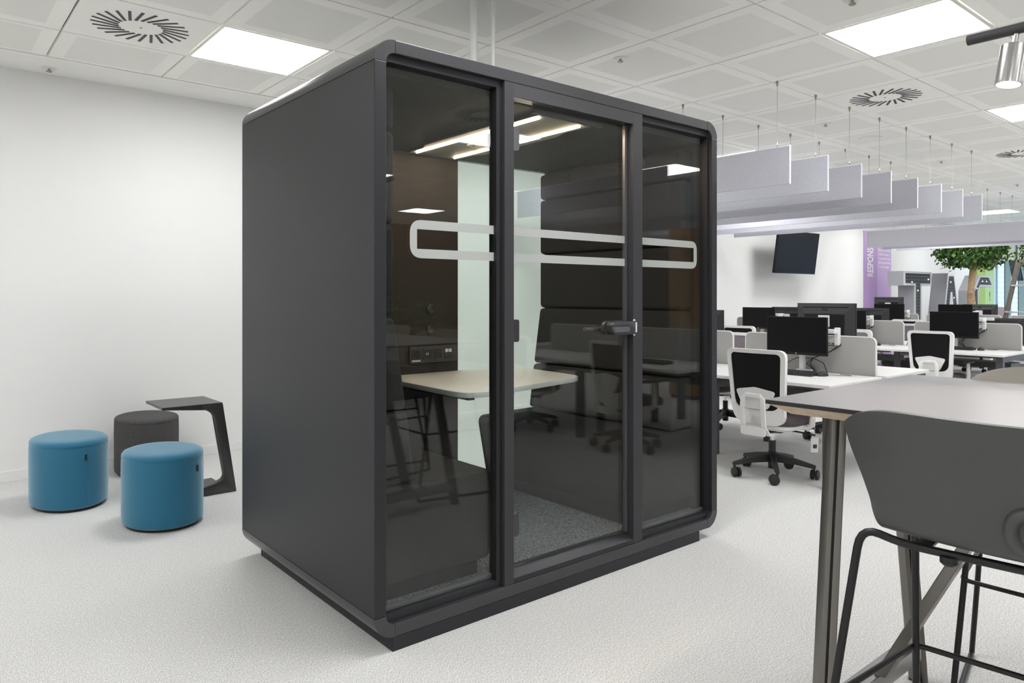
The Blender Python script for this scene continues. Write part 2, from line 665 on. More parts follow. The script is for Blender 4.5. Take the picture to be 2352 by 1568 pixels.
# swirl air diffusers
plate = MB().box(-hw, hw, -hh, hh, 2.999, 3.018)
plate_me = plate.mesh('plate', ['tile_rim'], bevel=.002)
slot = MB()
slot.box(.118, .272, -.0085, .0085, 2.9965, 3.0, M=Matrix.Identity(4))
slot_me = slot.mesh('slot', ['vent_black'])
hub_me = MB().lathe([(.006, 2.996), (.008, 2.999)], 12).mesh('screw', ['fitting'])
VL = {(-3, 2): 'swirl air vent with black slots at the upper left of the ceiling',
      (4, -1): 'swirl air vent with black slots above the near row of baffles',
      (9, -1): 'swirl air vent with black slots cut off by the right frame edge',
      (-8, -5): 'swirl air vent above the left wall behind the camera',
      (1, -5): 'swirl air vent behind the camera, mirrored in the pod glass'}
for (i, j) in VENTS:
    x0, x1, y0, y1 = cell(i, j)
    if x0 < XL:
        continue
    t = thing('air_diffuser', VL.get((i, j), 'swirl air vent with black slots far off in the ceiling'), 'air vent',
              ((x0 + x1) / 2, (y0 + y1) / 2, 0), 0, 'swirl vents in the ceiling')
    link(plate_me, 'plate', t)
    link(hub_me, 'screw', t)
    for k in range(24):
        a = 2 * PI * k / 24
        s = link(slot_me, 'slot', t)
        s.rotation_euler = (0, 0, a + .0)
        # swirl: each slot leans away from the radius
        s.matrix_local = Rz(a) @ T(.195, 0, 0) @ Rz(.30) @ T(-.195, 0, 0)

# ceiling fittings: sprinklers, loudspeaker
sp = MB().lathe([(.018, 2.972), (.020, 2.978), (.006, 2.982), (.008, 2.994)], 14, 1)
ros_me = MB().lathe([(.046, 2.995), (.05, 2.999), (.05, 3.002)], 24).mesh('rosette', ['white_metal'], smooth=40)
sp_me = sp.mesh('sprinkler_head', ['chrome', 'fitting'], smooth=40)
for (x, y, lab) in ((3.81, 3.38, 'sprinkler in a white rosette above the pod roof'),
                    (6.77, 3.40, 'sprinkler in a white rosette above the nearest baffles'),
                    (.79, 6.19, 'sprinkler in the plaster margin near the left wall top'),
                    (4.05, 1.88, 'sprinkler cut by the top edge of the picture'),
                    (9.73, 3.43, 'small far sprinkler between two baffle wires'),
                    (12.65, 3.43, 'farthest small sprinkler above the distant baffles')):
    t = thing('sprinkler', lab, 'sprinkler', (x, y, 0), 0, 'ceiling sprinklers')
    link(ros_me, 'rosette', t)
    link(sp_me, 'sprinkler_head', t)
t = thing('ceiling_speaker', 'round white loudspeaker grille in the ceiling above the baffles', 'loudspeaker', (7.744, 3.408, 0))
MB().lathe([(.095, 2.992), (.11, 2.994), (.118, 3.0)], 32).build('rim', 'white_metal', t, 40)
MB().lathe([(0, 2.9905), (.094, 2.9905), (.094, 2.996)], 32).build('grille', 'tile_perforated', t, 40)

# window wall at the far end
ww = MB()
ww.box(XR, XR + .2, YF, YB, 2.24, 3.25)
ww.box(XR, XR + .2, YF, YB, 0, .06)
ww.box(XR, XR + .2, YF, -6.0, .06, 2.24)
struct('wall_right', ww, 'wall_paint')
PW = .31
nwin = 12
for k in range(nwin):
    y1 = YB - PW * k * 3
    y0 = y1 - PW * 3
    fm = MB()
    fm.box(XR + .02, XR + .10, y0, y1, 2.17, 2.24)
    fm.box(XR + .02, XR + .10, y0, y1, .06, .14)
    fm.box(XR + .02, XR + .10, y1 - .03, y1, .14, 2.17)
    w = struct('window_%d' % (k + 1), fm, 'window_frame')
    for q in range(3):
        b1 = y1 - .03 - q * .30
        MB().box(XR + .055, XR + .063, b1 - .155, b1, .14, 2.17).build('pane', 'window_glass', w)
        MB().box(XR + .03, XR + .09, b1 - .30, b1 - .155, .14, 2.17).build('mullion', 'window_frame', w)
        MB().box(XR + .022, XR + .03, b1 - .168, b1 - .152, .14, 2.17).build('gasket', 'window_gasket', w)
fac = thing('neighbouring_building', 'pale blue louvred building front outside the far windows', 'building', (28, 0, -3))
MB().box(0, .3, -14, 12, 0, 9).build('wall', 'facade', fac)
for k in range(26):
    z = 3.3 + k * .17
    MB().box(-.10, 0, -14, 12, z, z + .07).build('slat', 'facade_slat', fac)

# ------------------------------------------------------------------ the pod
PX0, PX1, PY0, PY1, PZ0, PZ1 = 1.331, 3.505, 2.389, 3.775, .055, 2.318
pod = thing('meeting_pod', 'large black soundproof meeting pod with glass front standing on grey carpet', 'office pod',
            ((PX0 + PX1) / 2, PY0, 0))
POD = T(-(PX0 + PX1) / 2, -PY0, 0)          # world -> pod space


def pb(mb, name, mats, par=None, smooth=None, bevel=0.0, bseg=2):
    mb.v = [tuple(POD @ Vector(p)) for p in mb.v]
    return mb.build(name, mats, par or pod, smooth, bevel, bseg)


th_, rr_ = .05, .088
D0, D1 = PY0, PY1
# shell profile: straight panels and curved corner profiles, with hairline seams
s_ = .0012
pb(MB().box(PX0, PX0 + th_, D0, D1, PZ0 + rr_ + s_, PZ1 - rr_ - s_), 'side_panel', 'pod_metal', bevel=.0025)
pb(MB().box(PX1 - th_, PX1, D0, D1, PZ0 + rr_ + s_, PZ1 - rr_ - s_), 'side_panel', 'pod_metal', bevel=.0025)
pb(MB().box(PX0 + rr_ + s_, PX1 - rr_ - s_, D0, D1, PZ1 - th_, PZ1), 'roof_panel', 'pod_frame', bevel=.0025)
pb(MB().box(PX0 + rr_ + s_, PX1 - rr_ - s_, D0, D1, PZ0, PZ0 + th_), 'floor_panel', 'pod_frame', bevel=.0025)
for (cx, cz, a0) in ((PX0 + rr_, PZ0 + rr_, PI), (PX1 - rr_, PZ0 + rr_, 1.5 * PI), (PX1 - rr_, PZ1 - rr_, 0), (PX0 + rr_, PZ1 - rr_, .5 * PI)):
    oo = [(cx + rr_ * math.cos(a0 + .5 * PI * k / 12), cz + rr_ * math.sin(a0 + .5 * PI * k / 12)) for k in range(13)]
    ii = [(cx + (rr_ - th_) * math.cos(a0 + .5 * PI * k / 12), cz + (rr_ - th_) * math.sin(a0 + .5 * PI * k / 12)) for k in range(13)]
    pb(MB().ring(oo, ii, D0, D1, 'y', closed=False), 'corner_profile', 'pod_frame', smooth=35)
# plinth
pl = MB()
pl.box(1.409, 3.341, D0 + .001, D0 + .02, 0, PZ0 - .001)
pl.box(1.409, 1.429, D0 + .02, 3.72, 0, PZ0 - .001)
pl.box(3.321, 3.341, D0 + .02, 3.72, 0, PZ0 - .001)
pl.box(1.429, 3.321, 3.70, 3.72, 0, PZ0 - .001)
pb(pl, 'plinth', 'pod_metal', bevel=.0015)
# black reveal behind the front flange
IX0, IX1, IZ0, IZ1 = PX0 + th_, PX1 - th_, PZ0 + th_, PZ1 - th_
ri = rr_ - th_
pb(MB().ring(rrect(IX0, IX1, IZ0, IZ1, ri), rrect(IX0 + .012, IX1 - .012, IZ0 + .028, IZ1 - .03, .012), D0 + .022, D0 + .07, 'y'),
   'front_frame', 'pod_metal', smooth=35)
# mullions and door frame, flush with the front
M1a, M1b, M2a, M2b = 1.957, 2.009, 2.790, 2.860
pb(MB().box(M1a, M1b, D0 + .0005, D0 + .075, IZ0 + .001, IZ1 - .001), 'mullion', 'mullion_metal', bevel=.002)
pb(MB().box(M2a, M2b, D0 + .0005, D0 + .075, IZ0 + .001, IZ1 - .001), 'mullion', 'mullion_metal', bevel=.002)
pb(MB().box(M1b, M2a, D0 + .0005, D0 + .06, 2.207, IZ1 - .001), 'door_head', 'pod_frame', bevel=.0015)
df = MB()
# sloped sill of the door opening
df.prism([(D0 + .001, IZ0 + .001), (D0 + .07, IZ0 + .001), (D0 + .07, .163), (D0 + .045, .155), (D0 + .001, .128)], M1b, M2a, 'x')
pb(df, 'door_sill', 'pod_metal', bevel=.0015)
GY = D0 + .041
gz0, gz1 = IZ0 + .026, IZ1 - .028
lg = pb(MB().box(IX0 + .010, M1a, GY, GY + .010, gz0, gz1), 'glass_pane', 'pod_glass')
rg = pb(MB().box(M2b, IX1 - .010, GY, GY + .010, gz0, gz1), 'glass_pane', 'pod_glass')
door = pb(MB().box(M1b + .004, M2a - .004, GY - .002, GY + .010, .160, 2.203), 'door', 'pod_glass')
pb(MB().box(M2a - .022, M2a - .004, GY - .004, GY + .012, .160, 2.203), 'door_seal', 'lever_grey', door)
# glazing strips inside, bright line at the foot of the fixed panes
pb(MB().box(IX0 + .012, M1a, GY + .012, GY + .028, gz0 + .003, gz0 + .024), 'glazing_bead', 'lever_grey')
pb(MB().box(M2b, IX1 - .012, GY + .012, GY + .028, gz0 + .003, gz0 + .024), 'glazing_bead', 'lever_grey')
pb(MB().box(M1a - .03, M1a, D0 + .02, D0 + .07, gz0, gz1), 'glazing_bead', 'pod_black')
pb(MB().box(M2b, M2b + .004, D0 + .02, D0 + .07, gz0, gz1), 'glazing_bead', 'pod_black')
for z in (1.985, 1.146, .296):
    hp = MB()
    hp.prism(rrect(M1b - .004, M1b + .052, z, z + .098, [0.0005, .010, .010, 0.0005], 4), GY - .014, GY - .003, 'y')
    hp.tube([(M1b + .003, GY - .016, z - .006), (M1b + .003, GY - .016, z + .104)], .006, 10)
    pb(hp, 'hinge', 'pod_frame', door, 40)
# lock body, levers, keep
lk = MB()
lk.prism(rrect(2.628, 2.800, 1.155, 1.222, [.033, .004, .004, .033], 6), D0 - .006, GY - .003, 'y')
lock = pb(lk, 'lock', 'pod_frame', door, 40, .002)
lv = MB()
lv.prism(rrect(2.600, 2.712, 1.172, 1.196, .008, 4), D0 - .046, D0 - .030, 'y')
lv.tube([(2.660, D0 - .032, 1.184), (2.660, D0 - .005, 1.184)], .011, 12)
pb(lv, 'lever_handle', 'lever_grey', door, 40)
lv = MB()
lv.tube([(2.655, GY + .012, 1.184), (2.655, GY + .06, 1.184), (2.545, GY + .062, 1.184)], .010, 12)
lv.prism(rrect(2.628, 2.79, 1.155, 1.222, [.033, .004, .004, .033], 6), GY + .011, GY + .03, 'y')
pb(lv, 'lever_handle', 'lever_grey', door, 40)
st = MB()
st.prism(rrect(2.800, 2.8125, 1.165, 1.215, .004, 3), D0 - .004, D0, 'y')
st.prism(rrect(2.786, 2.802, 1.148, 1.231, .008, 4), D0 - .002, D0, 'y')
pb(st, 'lock_keep', 'white_metal', None, 40)
# frosted band on the panes
DX0, DX1, DZ0, DZ1 = 1.508, 3.368, 1.497, 1.648
dy0, dy1 = GY - .0028, GY - .0022


def clip_band(x0, x1, left, right, name_par):
    o = []
    bw, bh = .033, .0365
    if left:
        outer = round_poly([(x1, DZ0), (DX0, DZ0), (DX0, DZ1), (x1, DZ1)], [0, .055, .055, 0], 8)
        inner = [(x1, DZ0 + bh), (DX0 + bw, DZ0 + bh), (DX0 + bw, DZ1 - bh), (x1, DZ1 - bh)]
    elif right:
        outer = round_poly([(x0, DZ0), (DX1, DZ0), (DX1, DZ1), (x0, DZ1)], [0, .05, .05, 0], 8)
        inner = [(x0, DZ0 + bh), (DX1 - bw + .005, DZ0 + bh), (DX1 - bw + .005, DZ1 - bh), (x0, DZ1 - bh)]
    else:
        mb = MB().box(x0, x1, dy0, dy1, DZ0, DZ0 + bh).box(x0, x1, dy0, dy1, DZ1 - bh, DZ1)
        return pb(mb, 'frosted_band', 'frost', name_par)
    mb = MB()
    mb.prism(outer + inner[::-1], dy0, dy1, 'y')
    return pb(mb, 'frosted_band', 'frost', name_par)


clip_band(DX0, M1a - .001, True, False, lg)
clip_band(M1b + .004, M2a - .023, False, False, door)
clip_band(M2b + .004, DX1, False, True, rg)
# ---- inside
pb(MB().box(IX0, IX1, D0 + .072, 3.725, PZ0 + th_ + .001, .132), 'floor_carpet', 'pod_carpet')
ceil_ = pb(MB().box(IX0, IX1, D0 + .072, 3.725, 2.205, 2.235), 'ceiling_panel', 'pod_ceiling')
lp = round_poly([(2.262, 2.50), (2.62, 2.50), (2.62, 2.72), (2.655, 2.80), (2.655, 3.42), (2.62, 3.50), (2.62, 3.66), (2.262, 3.66),
                 (2.262, 3.50), (2.225, 3.42), (2.225, 2.80), (2.262, 2.72)], .03, 3)
pb(MB().prism(lp, 2.192, 2.2045), 'light_tray', 'pod_light_panel', ceil_)
pb(MB().prism(rrect(2.20, 2.66, 2.47, 2.495, .01, 3), 2.185, 2.2045), 'vent_lip', 'socket_grey', ceil_)
for x in (2.296, 2.566):
    pb(MB().box(x - .0040, x + .0040, 2.545, 3.62, 2.185, 2.1925), 'led_strip', 'led_warm')
sm = MB()
sm.lathe([(.020, 2.112), (.030, 2.114), (.042, 2.140)], 24, 0, T(2.60, 3.23, 0))
sm.lathe([(.050, 2.150), (.054, 2.155), (.055, 2.190), (.048, 2.1915)], 24, 0, T(2.60, 3.23, 0))
for k in range(14):
    a = 2 * PI * k / 14
    sm.box(.030, .052, -.0025, .0025, 2.118, 2.155, 0, T(2.60, 3.23, 0) @ Rz(a))
sm.lathe([(.030, 2.120), (.036, 2.150)], 20, 1, T(2.60, 3.23, 0))
pb(sm, 'smoke_detector', ['white_metal', 'socket_black'], None, 40)
spm = MB()
spm.lathe([(.036, 2.188), (.038, 2.191)], 20, 0, T(2.435, 3.25, 0))
spm.lathe([(.012, 2.165), (.015, 2.172), (.006, 2.187)], 12, 1, T(2.435, 3.25, 0))
pb(spm, 'sprinkler_head', ['white_metal', 'fitting'], None, 40)
pb(MB().box(IX0, 2.669, 3.727, 3.765, PZ0 + th_, 2.205), 'back_panel', 'pod_lining')
bgp = pb(MB().box(2.669, IX1, 3.735, 3.747, .132, 2.205), 'back_glass', 'back_glass')
pb(MB().box(2.669, IX1, 3.725, 3.770, PZ0 + th_, .131), 'back_sill', 'pod_metal')
pb(MB().box(2.669, IX1, 3.725, 3.770, 2.206, IZ1), 'back_head', 'pod_metal')
pb(MB().box(IX0, 1.395, D0 + .072, 3.725, .132, 2.205), 'inner_lining', 'pod_inner')
pb(MB().box(3.441, IX1, D0 + .072, 3.725, .132, 2.205), 'inner_lining', 'pod_inner')
BC = (PX0 + PX1) / 2
for side in (1, -1):
    fx = (lambda x: x) if side == 1 else (lambda x: 2 * BC - x)
    base = MB()
    base.box(min(fx(1.397), fx(1.918)), max(fx(1.397), fx(1.918)), 2.53, 3.70, .133, .212)
    bench = pb(base, 'bench', 'pod_metal', bevel=.002)
    poly = round_poly([(1.397, .212), (1.950, .208), (2.022, .578), (1.397, .588)], [0.002, .022, .05, .002], 6)
    seat = pb(MB().prism([(fx(x), z) for x, z in poly], 2.495, 3.715, 'y'), 'seat_cushion', 'bench_fabric', bench, 40, .012, 3)
    # stitched seam around the front end
    for (z0, z1, xa, xb) in ((.592, .885, 1.590, 1.550), (.890, 1.262, 1.548, 1.490), (1.267, 1.628, 1.488, 1.488),
                             (1.633, 2.003, 1.488, 1.488), (2.008, 2.178, 1.488, 1.488)):
        poly = [(1.397, z0), (xa, z0), (xb, z1), (1.397, z1)]
        pb(MB().prism([(fx(x), z) for x, z in poly], 2.505, 3.712, 'y'), 'back_cushion', 'bench_fabric', bench, 40, .024, 4)
# wall table, slightly skewed quadrilateral with big rounded corners
tt = round_poly([(2.10, 3.725), (2.055, 2.78), (3.045, 2.985), (3.12, 3.725)], [.01, .13, .16, .01], 8)
pt = pb(MB().prism(tt, .850, .876, 'z', 0, None, 1), 'wall_table', ['laminate_edge', 'laminate_white'], None, 40, .002)
br = MB()
br.box(2.20, 2.24, 2.98, 3.72, .812, .849)
br.box(2.50, 2.54, 3.02, 3.72, .812, .849)
pb(br, 'bracket', 'pod_black', pt)
# socket strip and dials on the back panel
ss = pb(MB().box(2.305, 2.650, 3.706, 3.7268, .940, 1.042), 'socket_panel', 'socket_grey', None, None, .003)
for k, x in enumerate((2.347, 2.425, 2.502, 2.580)):
    fm = MB()
    fm.ring([(x - .031, .962), (x + .031, .962), (x + .031, 1.026), (x - .031, 1.026)],
            [(x - .026, .967), (x + .026, .967), (x + .026, 1.021), (x - .026, 1.021)], 3.7015, 3.7055, 'y', 0)
    fm.box(x - .026, x + .026, 3.7035, 3.7055, .967, 1.021, 1)
    if k == 0:
        for (dx, dz, a, b) in ((0, .012, .003, .005), (-.011, -.010, .005, .003), (.011, -.010, .005, .003)):
            fm.box(x + dx - a, x + dx + a, 3.7028, 3.7034, .994 + dz - b, .994 + dz + b, 2)
        fm.box(x - .030, x + .030, 3.7045, 3.7055, .950, .960, 3)
    elif k == 1:
        for dx in (-.006, .006):
            fm.box(x + dx - .003, x + dx + .003, 3.7028, 3.7034, .987, 1.001, 3)
    elif k == 2:
        fm.box(x - .008, x + .008, 3.7028, 3.7034, .992, .996, 2)
    else:
        for dx in (-.013, .013):
            fm.box(x + dx - .011, x + dx + .011, 3.7022, 3.7034, .998, 1.019, 3)
            fm.box(x + dx - .008, x + dx + .008, 3.7026, 3.7034, .973, .992, 0)
    pb(fm, 'socket', ['socket_grey', 'socket_black', 'vent_black', 'label_white'], ss)
for z in (1.267, 1.142):
    dm = MB()
    Mx = T(2.461, 3.7268, z) @ Matrix.Rotation(PI / 2, 4, 'X')
    dm.lathe([(.027, 0), (.027, .010), (.020, .014), (.018, .009), (0, .009)], 28, 0, Mx)
    pb(dm, 'dimmer_dial', ['socket_grey'], None, 40)

# white service pipes between the pod roof and the ceiling
for (x, y, r, lab) in ((2.428, 3.239, .0205, 'thicker white vertical pipe from the pod roof to the ceiling'),
                       (2.512, 3.169, .0112, 'thinner white vertical pipe from the pod roof to the ceiling')):
    o = MB().tube([(0, 0, 2.319), (0, 0, 2.998)], r, 20).build('service_pipe', 'white_metal', None, 40, loc=(x, y, 0))
    tag(o, lab, 'pipe', 'white pipes above the pod')

# ------------------------------------------------------------------ ottomans and C-table on the left
def ottoman(x, y, a, b, phi, cloth, label, tab_ang):
    t = thing('ottoman', label, 'ottoman', (x, y, 0), phi, 'oval cloth ottomans by the white wall')
    n = 56

    def ring_(s, z):
        return [((a - s) * math.cos(2 * PI * k / n), (b - s) * math.sin(2 * PI * k / n), z) for k in range(n)]

    def stack(prof):
        mb = MB()
        vs = []
        for s, z in prof:
            vs += ring_(s, z)
        fs = []
        for i in range(len(prof) - 1):
            for k in range(n):
                l = (k + 1) % n
                fs.append((i * n + k, i * n + l, (i + 1) * n + l, (i + 1) * n + k))
        fs.append(tuple(range(n))[::-1])
        fs.append(tuple(range((len(prof) - 1) * n, len(prof) * n)))
        return mb.add(vs, fs)
    stack([(.022, 0), (.020, .004), (.020, .020)]).build('foot_ring', 'black_plastic', t, 40)
    stack([(.012, .018), (.002, .024), (0, .05), (0, .20), (-.001, .30), (0, .385), (.003, .398)]).build('side_cover', cloth, t, 50)
    stack([(.003, .398), (.0005, .403), (.002, .416), (.010, .427), (.030, .434), (.08, .4375), (.14, .4385)]).build('seat_top', cloth, t, 50)
    e = Vector((a * math.cos(tab_ang), b * math.sin(tab_ang), 0))
    nn = Vector((math.cos(tab_ang) / a, math.sin(tab_ang) / b, 0)).normalized()
    mb = MB()
    mb.box(-.002, .010, -.0045, .0045, -.018, .018)
    tb = mb.build('pull_tab', 'black_plastic', t, None, .002)
    tb.location = (e.x, e.y, .335)
    tb.rotation_euler = (0, 0, math.atan2(nn.y, nn.x))
    sm_ = MB().box(-.0005, .0008, -.0012, .0012, .03, .395).build('seam', cloth, t)
    sm_.location = (e.x * .9995, e.y * .9995, 0)
    sm_.rotation_euler = (0, 0, math.atan2(nn.y, nn.x))
    return t


ottoman(.808, 5.470, .285, .219, 1.637, 'blue_cloth', 'blue cloth oval ottoman, the left one, with a pull tab facing out', -3.0)
ottoman(1.172, 4.660, .261, .218, 1.649, 'blue_cloth', 'blue cloth oval ottoman standing nearest the black pod', -2.58)
ottoman(1.408, 6.055, .277, .218, 1.596, 'grey_cloth', 'dark grey cloth oval ottoman against the white wall', -1.62)

ct = thing('side_table', 'black C-shaped side table standing between the ottomans and the pod', 'side table', (1.5, 5.25, 0))
# top slab, wedge profile
tp = MB()
tp.prism([(-.235, .603), (-.235, .620), (.150, .620), (.150, .575), (.06, .575)], -.20, .215, 'y')
tp.build('table_top', 'table_black', ct, None, .004)
lg_ = MB()
prof = round_poly([(.150, .610), (.240, 0.012), (.240, .001), (-.20, .001), (-.20, .010), (.105, .075), (.165, .10), (.092, .545), (.045, .575), (.02, .585), (.02, .61)],
                  [.004, .01, 0, 0, 0, .05, .06, .06, .05, 0, 0], 5)
lg_.prism(prof, -.205, -.145, 'y')
lg_.build('leg', 'table_black', ct, 30, .003)
bs = MB()
bs.prism([(-.20, .001), (.20, .001), (.20, .022), (-.20, .009)], -.145, .20, 'y')
bs.build('base_plate', 'table_black', ct, None, .002)

# ------------------------------------------------------------------ acoustic baffles
def baffle(x, y0, y1, z0, z1, wires, label, group):
    t = thing('acoustic_baffle', label, 'acoustic panel', (x, (y0 + y1) / 2, 0), 0, group)
    h = (y1 - y0) / 2
    yc = (y0 + y1) / 2
    MB().box(-.008, .008, -h, h, z0, z1 - .010).build('felt_panel', 'felt', t, None, .002)
    MB().box(-.010, .010, -h, h, z1 - .010, z1).build('top_rail', 'felt_cap', t, None, .001)
    MB().box(-.0095, .0095, -h - .004, -h, z0, z1).build('edge_trim', 'felt_cap', t)
    for w in wires:
        c = MB().tube([(0, w - yc, z1), (0, w - yc, 2.985)], .0016, 6).build('cable', 'cable', t)
        MB().lathe([(.006, 2.962), (.006, 2.978), (.010, 2.980), (.010, 2.999)], 12, 0, T(0, w - yc, 0)).build('ceiling_anchor', 'fitting', c, 40)
        MB().lathe([(.003, z1), (.008, z1 + .012), (.004, z1 + .035)], 10, 0, T(0, w - yc, 0)).build('clip', 'chrome', c, 40)


WN = [2.965, 3.848, 4.731, 5.60]
ordn = ['first', 'second', 'third', 'fourth', 'fifth', 'sixth', 'seventh', 'eighth']
for k in range(8):
    lab = '%s lavender felt baffle hanging in the near row, counted from the pod' % ordn[k]
    if k == 7:
        lab = 'last lavender felt baffle of the near row, farthest from the pod'
    baffle(5.142 + .5946 * k, 2.862, 6.05, 2.197, 2.492, WN, lab, 'lavender baffles above the desks')
for k in range(3):
    baffle(12.817 + .595 * k, 1.0, 5.694, 2.015 + .16, 2.371 + .10, [1.6, 2.965, 3.867, 4.75, 5.5],
           ['first long lavender baffle of the distant row in front of the tree crown', 'second long lavender baffle of the distant row, showing below the first',
            'third long lavender baffle of the distant row, hidden by the others'][k], 'lavender baffles of the distant row')
for k in range(8):
    baffle(5.142 + .5946 * k, -2.30, .86, 2.197, 2.492, [-2.2, -1.3, -.4, .5],
           '%s baffle of the row behind the camera, only mirrored in the pod glass' % ordn[k], 'baffles mirrored in the pod glass')

# ------------------------------------------------------------------ bench desks
DW, DD, DZ = 1.25, .855, .73          # cell width, half depth, desk height


def desk_parts(t, end_legs, mauve=False, end_only=False):
    """local origin: floor, centre of the back-to-back cell; y along the row."""
    h = DW / 2 - .003
    for s in (-1, 1):
        x0, x1 = sorted((s * .045, s * DD))
        MB().box(x0, x1, -h, h, DZ - .025, DZ).build('desktop', 'desk_white', t, None, .003)
    for s in (-1, 1):
        MB().box(s * .42 - .033, s * .42 + .033, h - .05, h + .003, .0, DZ - .026).build('leg', 'desk_grey', t, None, .003)
    if end_legs:
        for s in (-1, 1):
            MB().box(s * (DD - .075) - .035, s * (DD - .075) + .035, -h + .012, -h + .075, 0, DZ - .085).build('leg', 'desk_grey', t, None, .003)
        MB().box(-DD + .04, DD - .04, -h + .012, -h + .075, DZ - .084, DZ - .026).build('end_beam', 'desk_grey', t, None, .003)
    for s in (-1, 1):
        MB().box(s * .36 - .03, s * .36 + .03, -h + .08, h - .06, DZ - .075, DZ - .0265).build('beam', 'desk_grey', t)
    MB().box(-.16, .16, -h + .12, h - .12, DZ - .20, DZ - .14).build('cable_tray', 'desk_grey', t, None, .004)
    o = rrect(-.565, .565, .70, 1.03, [.004, .004, .05, .05], 6)
    i = rrect(-.558, .558, .707, 1.023, [.004, .004, .044, .044], 6)
    sc = MB().prism(i, -.007, .007, 'x').build('divider_screen', 'screen_mauve' if mauve else 'screen_felt', t)
    MB().ring(o, i, -.0085, .0085, 'x').build('screen_trim', 'screen_trim', sc, 40)


def desk(xc, yc, label, end_legs=False, mauve=False):
    t = thing('bench_desk', label, 'desk', (xc, yc, 0), 0, 'white back-to-back bench desks')
    desk_parts(t, end_legs, mauve)
    return t


# ------------------------------------------------------------------ monitors on white arms (screen towards -x)
def make_monitor(label, size=(.515, .305), zc=.335):
    t = thing('monitor', label, 'monitor', (0, 0, 0), 0, 'desk monitors on white arms')
    w, h = size[0] / 2, size[1] / 2
    b = MB()
    b.box(-.004, .014, -w, w, zc - h, zc + h)
    b.build('bezel', 'monitor_black', t, None, .002)
    MB().box(-.0052, -.0044, -w + .006, w - .006, zc - h + .022, zc + h - .006).build('screen', 'monitor_screen', t)
    MB().lathe([(.006, 0), (.006, .0012)], 20, 0, T(-.0042, 0, zc - h + .011) @ Matrix.Rotation(-PI / 2, 4, 'Y')).build('logo', 'chrome', t)
    bk = MB()
    o = [(-w + .004, zc - h + .004), (w - .004, zc - h + .004), (w - .004, zc + h - .004), (-w + .004, zc + h - .004)]
    i = [(-w + .075, zc - h + .012), (w - .075, zc - h + .012), (w - .075, zc + h - .085), (-w + .075, zc + h - .085)]
    vs = [(.0142, *p) for p in o] + [(.042, *p) for p in i]
    bk.add(vs, [(k, (k + 1) % 4, 4 + (k + 1) % 4, 4 + k) for k in range(4)] + [(4, 5, 6, 7)])
    bc = bk.build('back_cover', 'monitor_back', t)
    MB().box(.0425, .0435, -w + .085, w - .085, zc - h + .02, zc + h - .095).build('back_plate', 'monitor_black', bc)
    MB().box(.0255, .0285, -.20, .20, zc + h - .036, zc + h - .031).build('vent_slit', 'monitor_black', bc)
    # round emblem with two slanted letters on the back
    em = MB()
    Mx = T(.0325, 0, zc + h - .060) @ Matrix.Rotation(PI / 2, 4, 'Y') @ Matrix.Rotation(-.0, 4, 'X')
    ci = [(math.cos(2 * PI * q / 28), math.sin(2 * PI * q / 28)) for q in range(28)]
    em.ring([(.0225 * c, zc + h - .0585 + .0225 * q) for c, q in ci], [(.0195 * c, zc + h - .0585 + .0195 * q) for c, q in ci], .0325, .0352, 'x')
    lo = em.build('logo', 'monitor_black', bc)
    lt = lettering('hp', .032, 'monitor_black', bc, (.0340, 0, zc + h - .058), (PI / 2, 0, PI / 2), extrude=.001, shear=.25)
    pp = MB()
    for k in range(5):
        pp.box(.0437, .0455, -.10 + k * .022, -.088 + k * .022, zc - h + .025, zc - h + .032)
    pp.build('ports', 'fitting', bc)
    # arm
    ar = MB()
    ar.box(.085, .170, -.055, .055, 0, .018)
    ar.build('arm_base', 'white_metal', t, None, .004)
    ar = MB()
    ar.box(.108, .152, .0, .036, .0185, .135)
    ar.prism([(.02, .115), (.02, .150), (-.10, .205), (-.245, .285), (-.245, .245), (-.10, .165)], .108, .152, 'x')
    ar.build('lower_arm', 'white_metal', t, None, .004)
    ar = MB()
    ar.box(.110, .150, -.292, -.255, .225, .365)
    ar.box(.055, .125, -.285, -.03, .318, .352)
    ar.build('upper_arm', 'white_metal', t, None, .006)
    ar = MB()
    ar.box(.044, .052, -.05, .05, zc - .05, zc + .05)
    ar.box(.052, .085, -.022, .022, zc - .055, zc + .045)
    ar.build('mount', 'white_metal', t, None, .003)
    cb = MB()
    for q in range(2):
        cb.tube([(.05, -.06 - .02 * q, zc - .03), (.09, -.16, zc - .09 - .02 * q), (.135, -.30, .235 - .01 * q), (.16, -.20, .17),
                 (.16, -.06, .11), (.165, .0 - .03 * q, .06), (.165, -.075, .005)], .004, 6)
    cb.build('cable', 'black_plastic', t, 60)
    return t


# ------------------------------------------------------------------ keyboard and mouse
def make_keyboard(label):
    t = thing('keyboard', label, 'keyboard', (0, 0, 0), 0, 'black keyboards on the desks')
    MB().prism([(-.075, 0), (.075, 0), (.075, .024), (-.075, .012)], -.22, .22, 'y').build('body', 'key_black', t, None, .003)
    kb = MB()
    for r in range(6):
        for k in range(19):
            if r == 0 and 4 <= k <= 8:
                continue
            y = .205 - k * .0222
            x = -.06 + r * .0225
            z = .0135 + (x + .075) / .15 * .012
            kb.box(x - .009, x + .009, y - .009, y + .009, z, z + .007)
        if r == 0:
            kb.box(-.069, -.051, .03, .12, .0135, .0215)
    ks = kb.build('keys', 'dark_grey_metal', t)
    ks['kind'] = 'stuff'
    return t


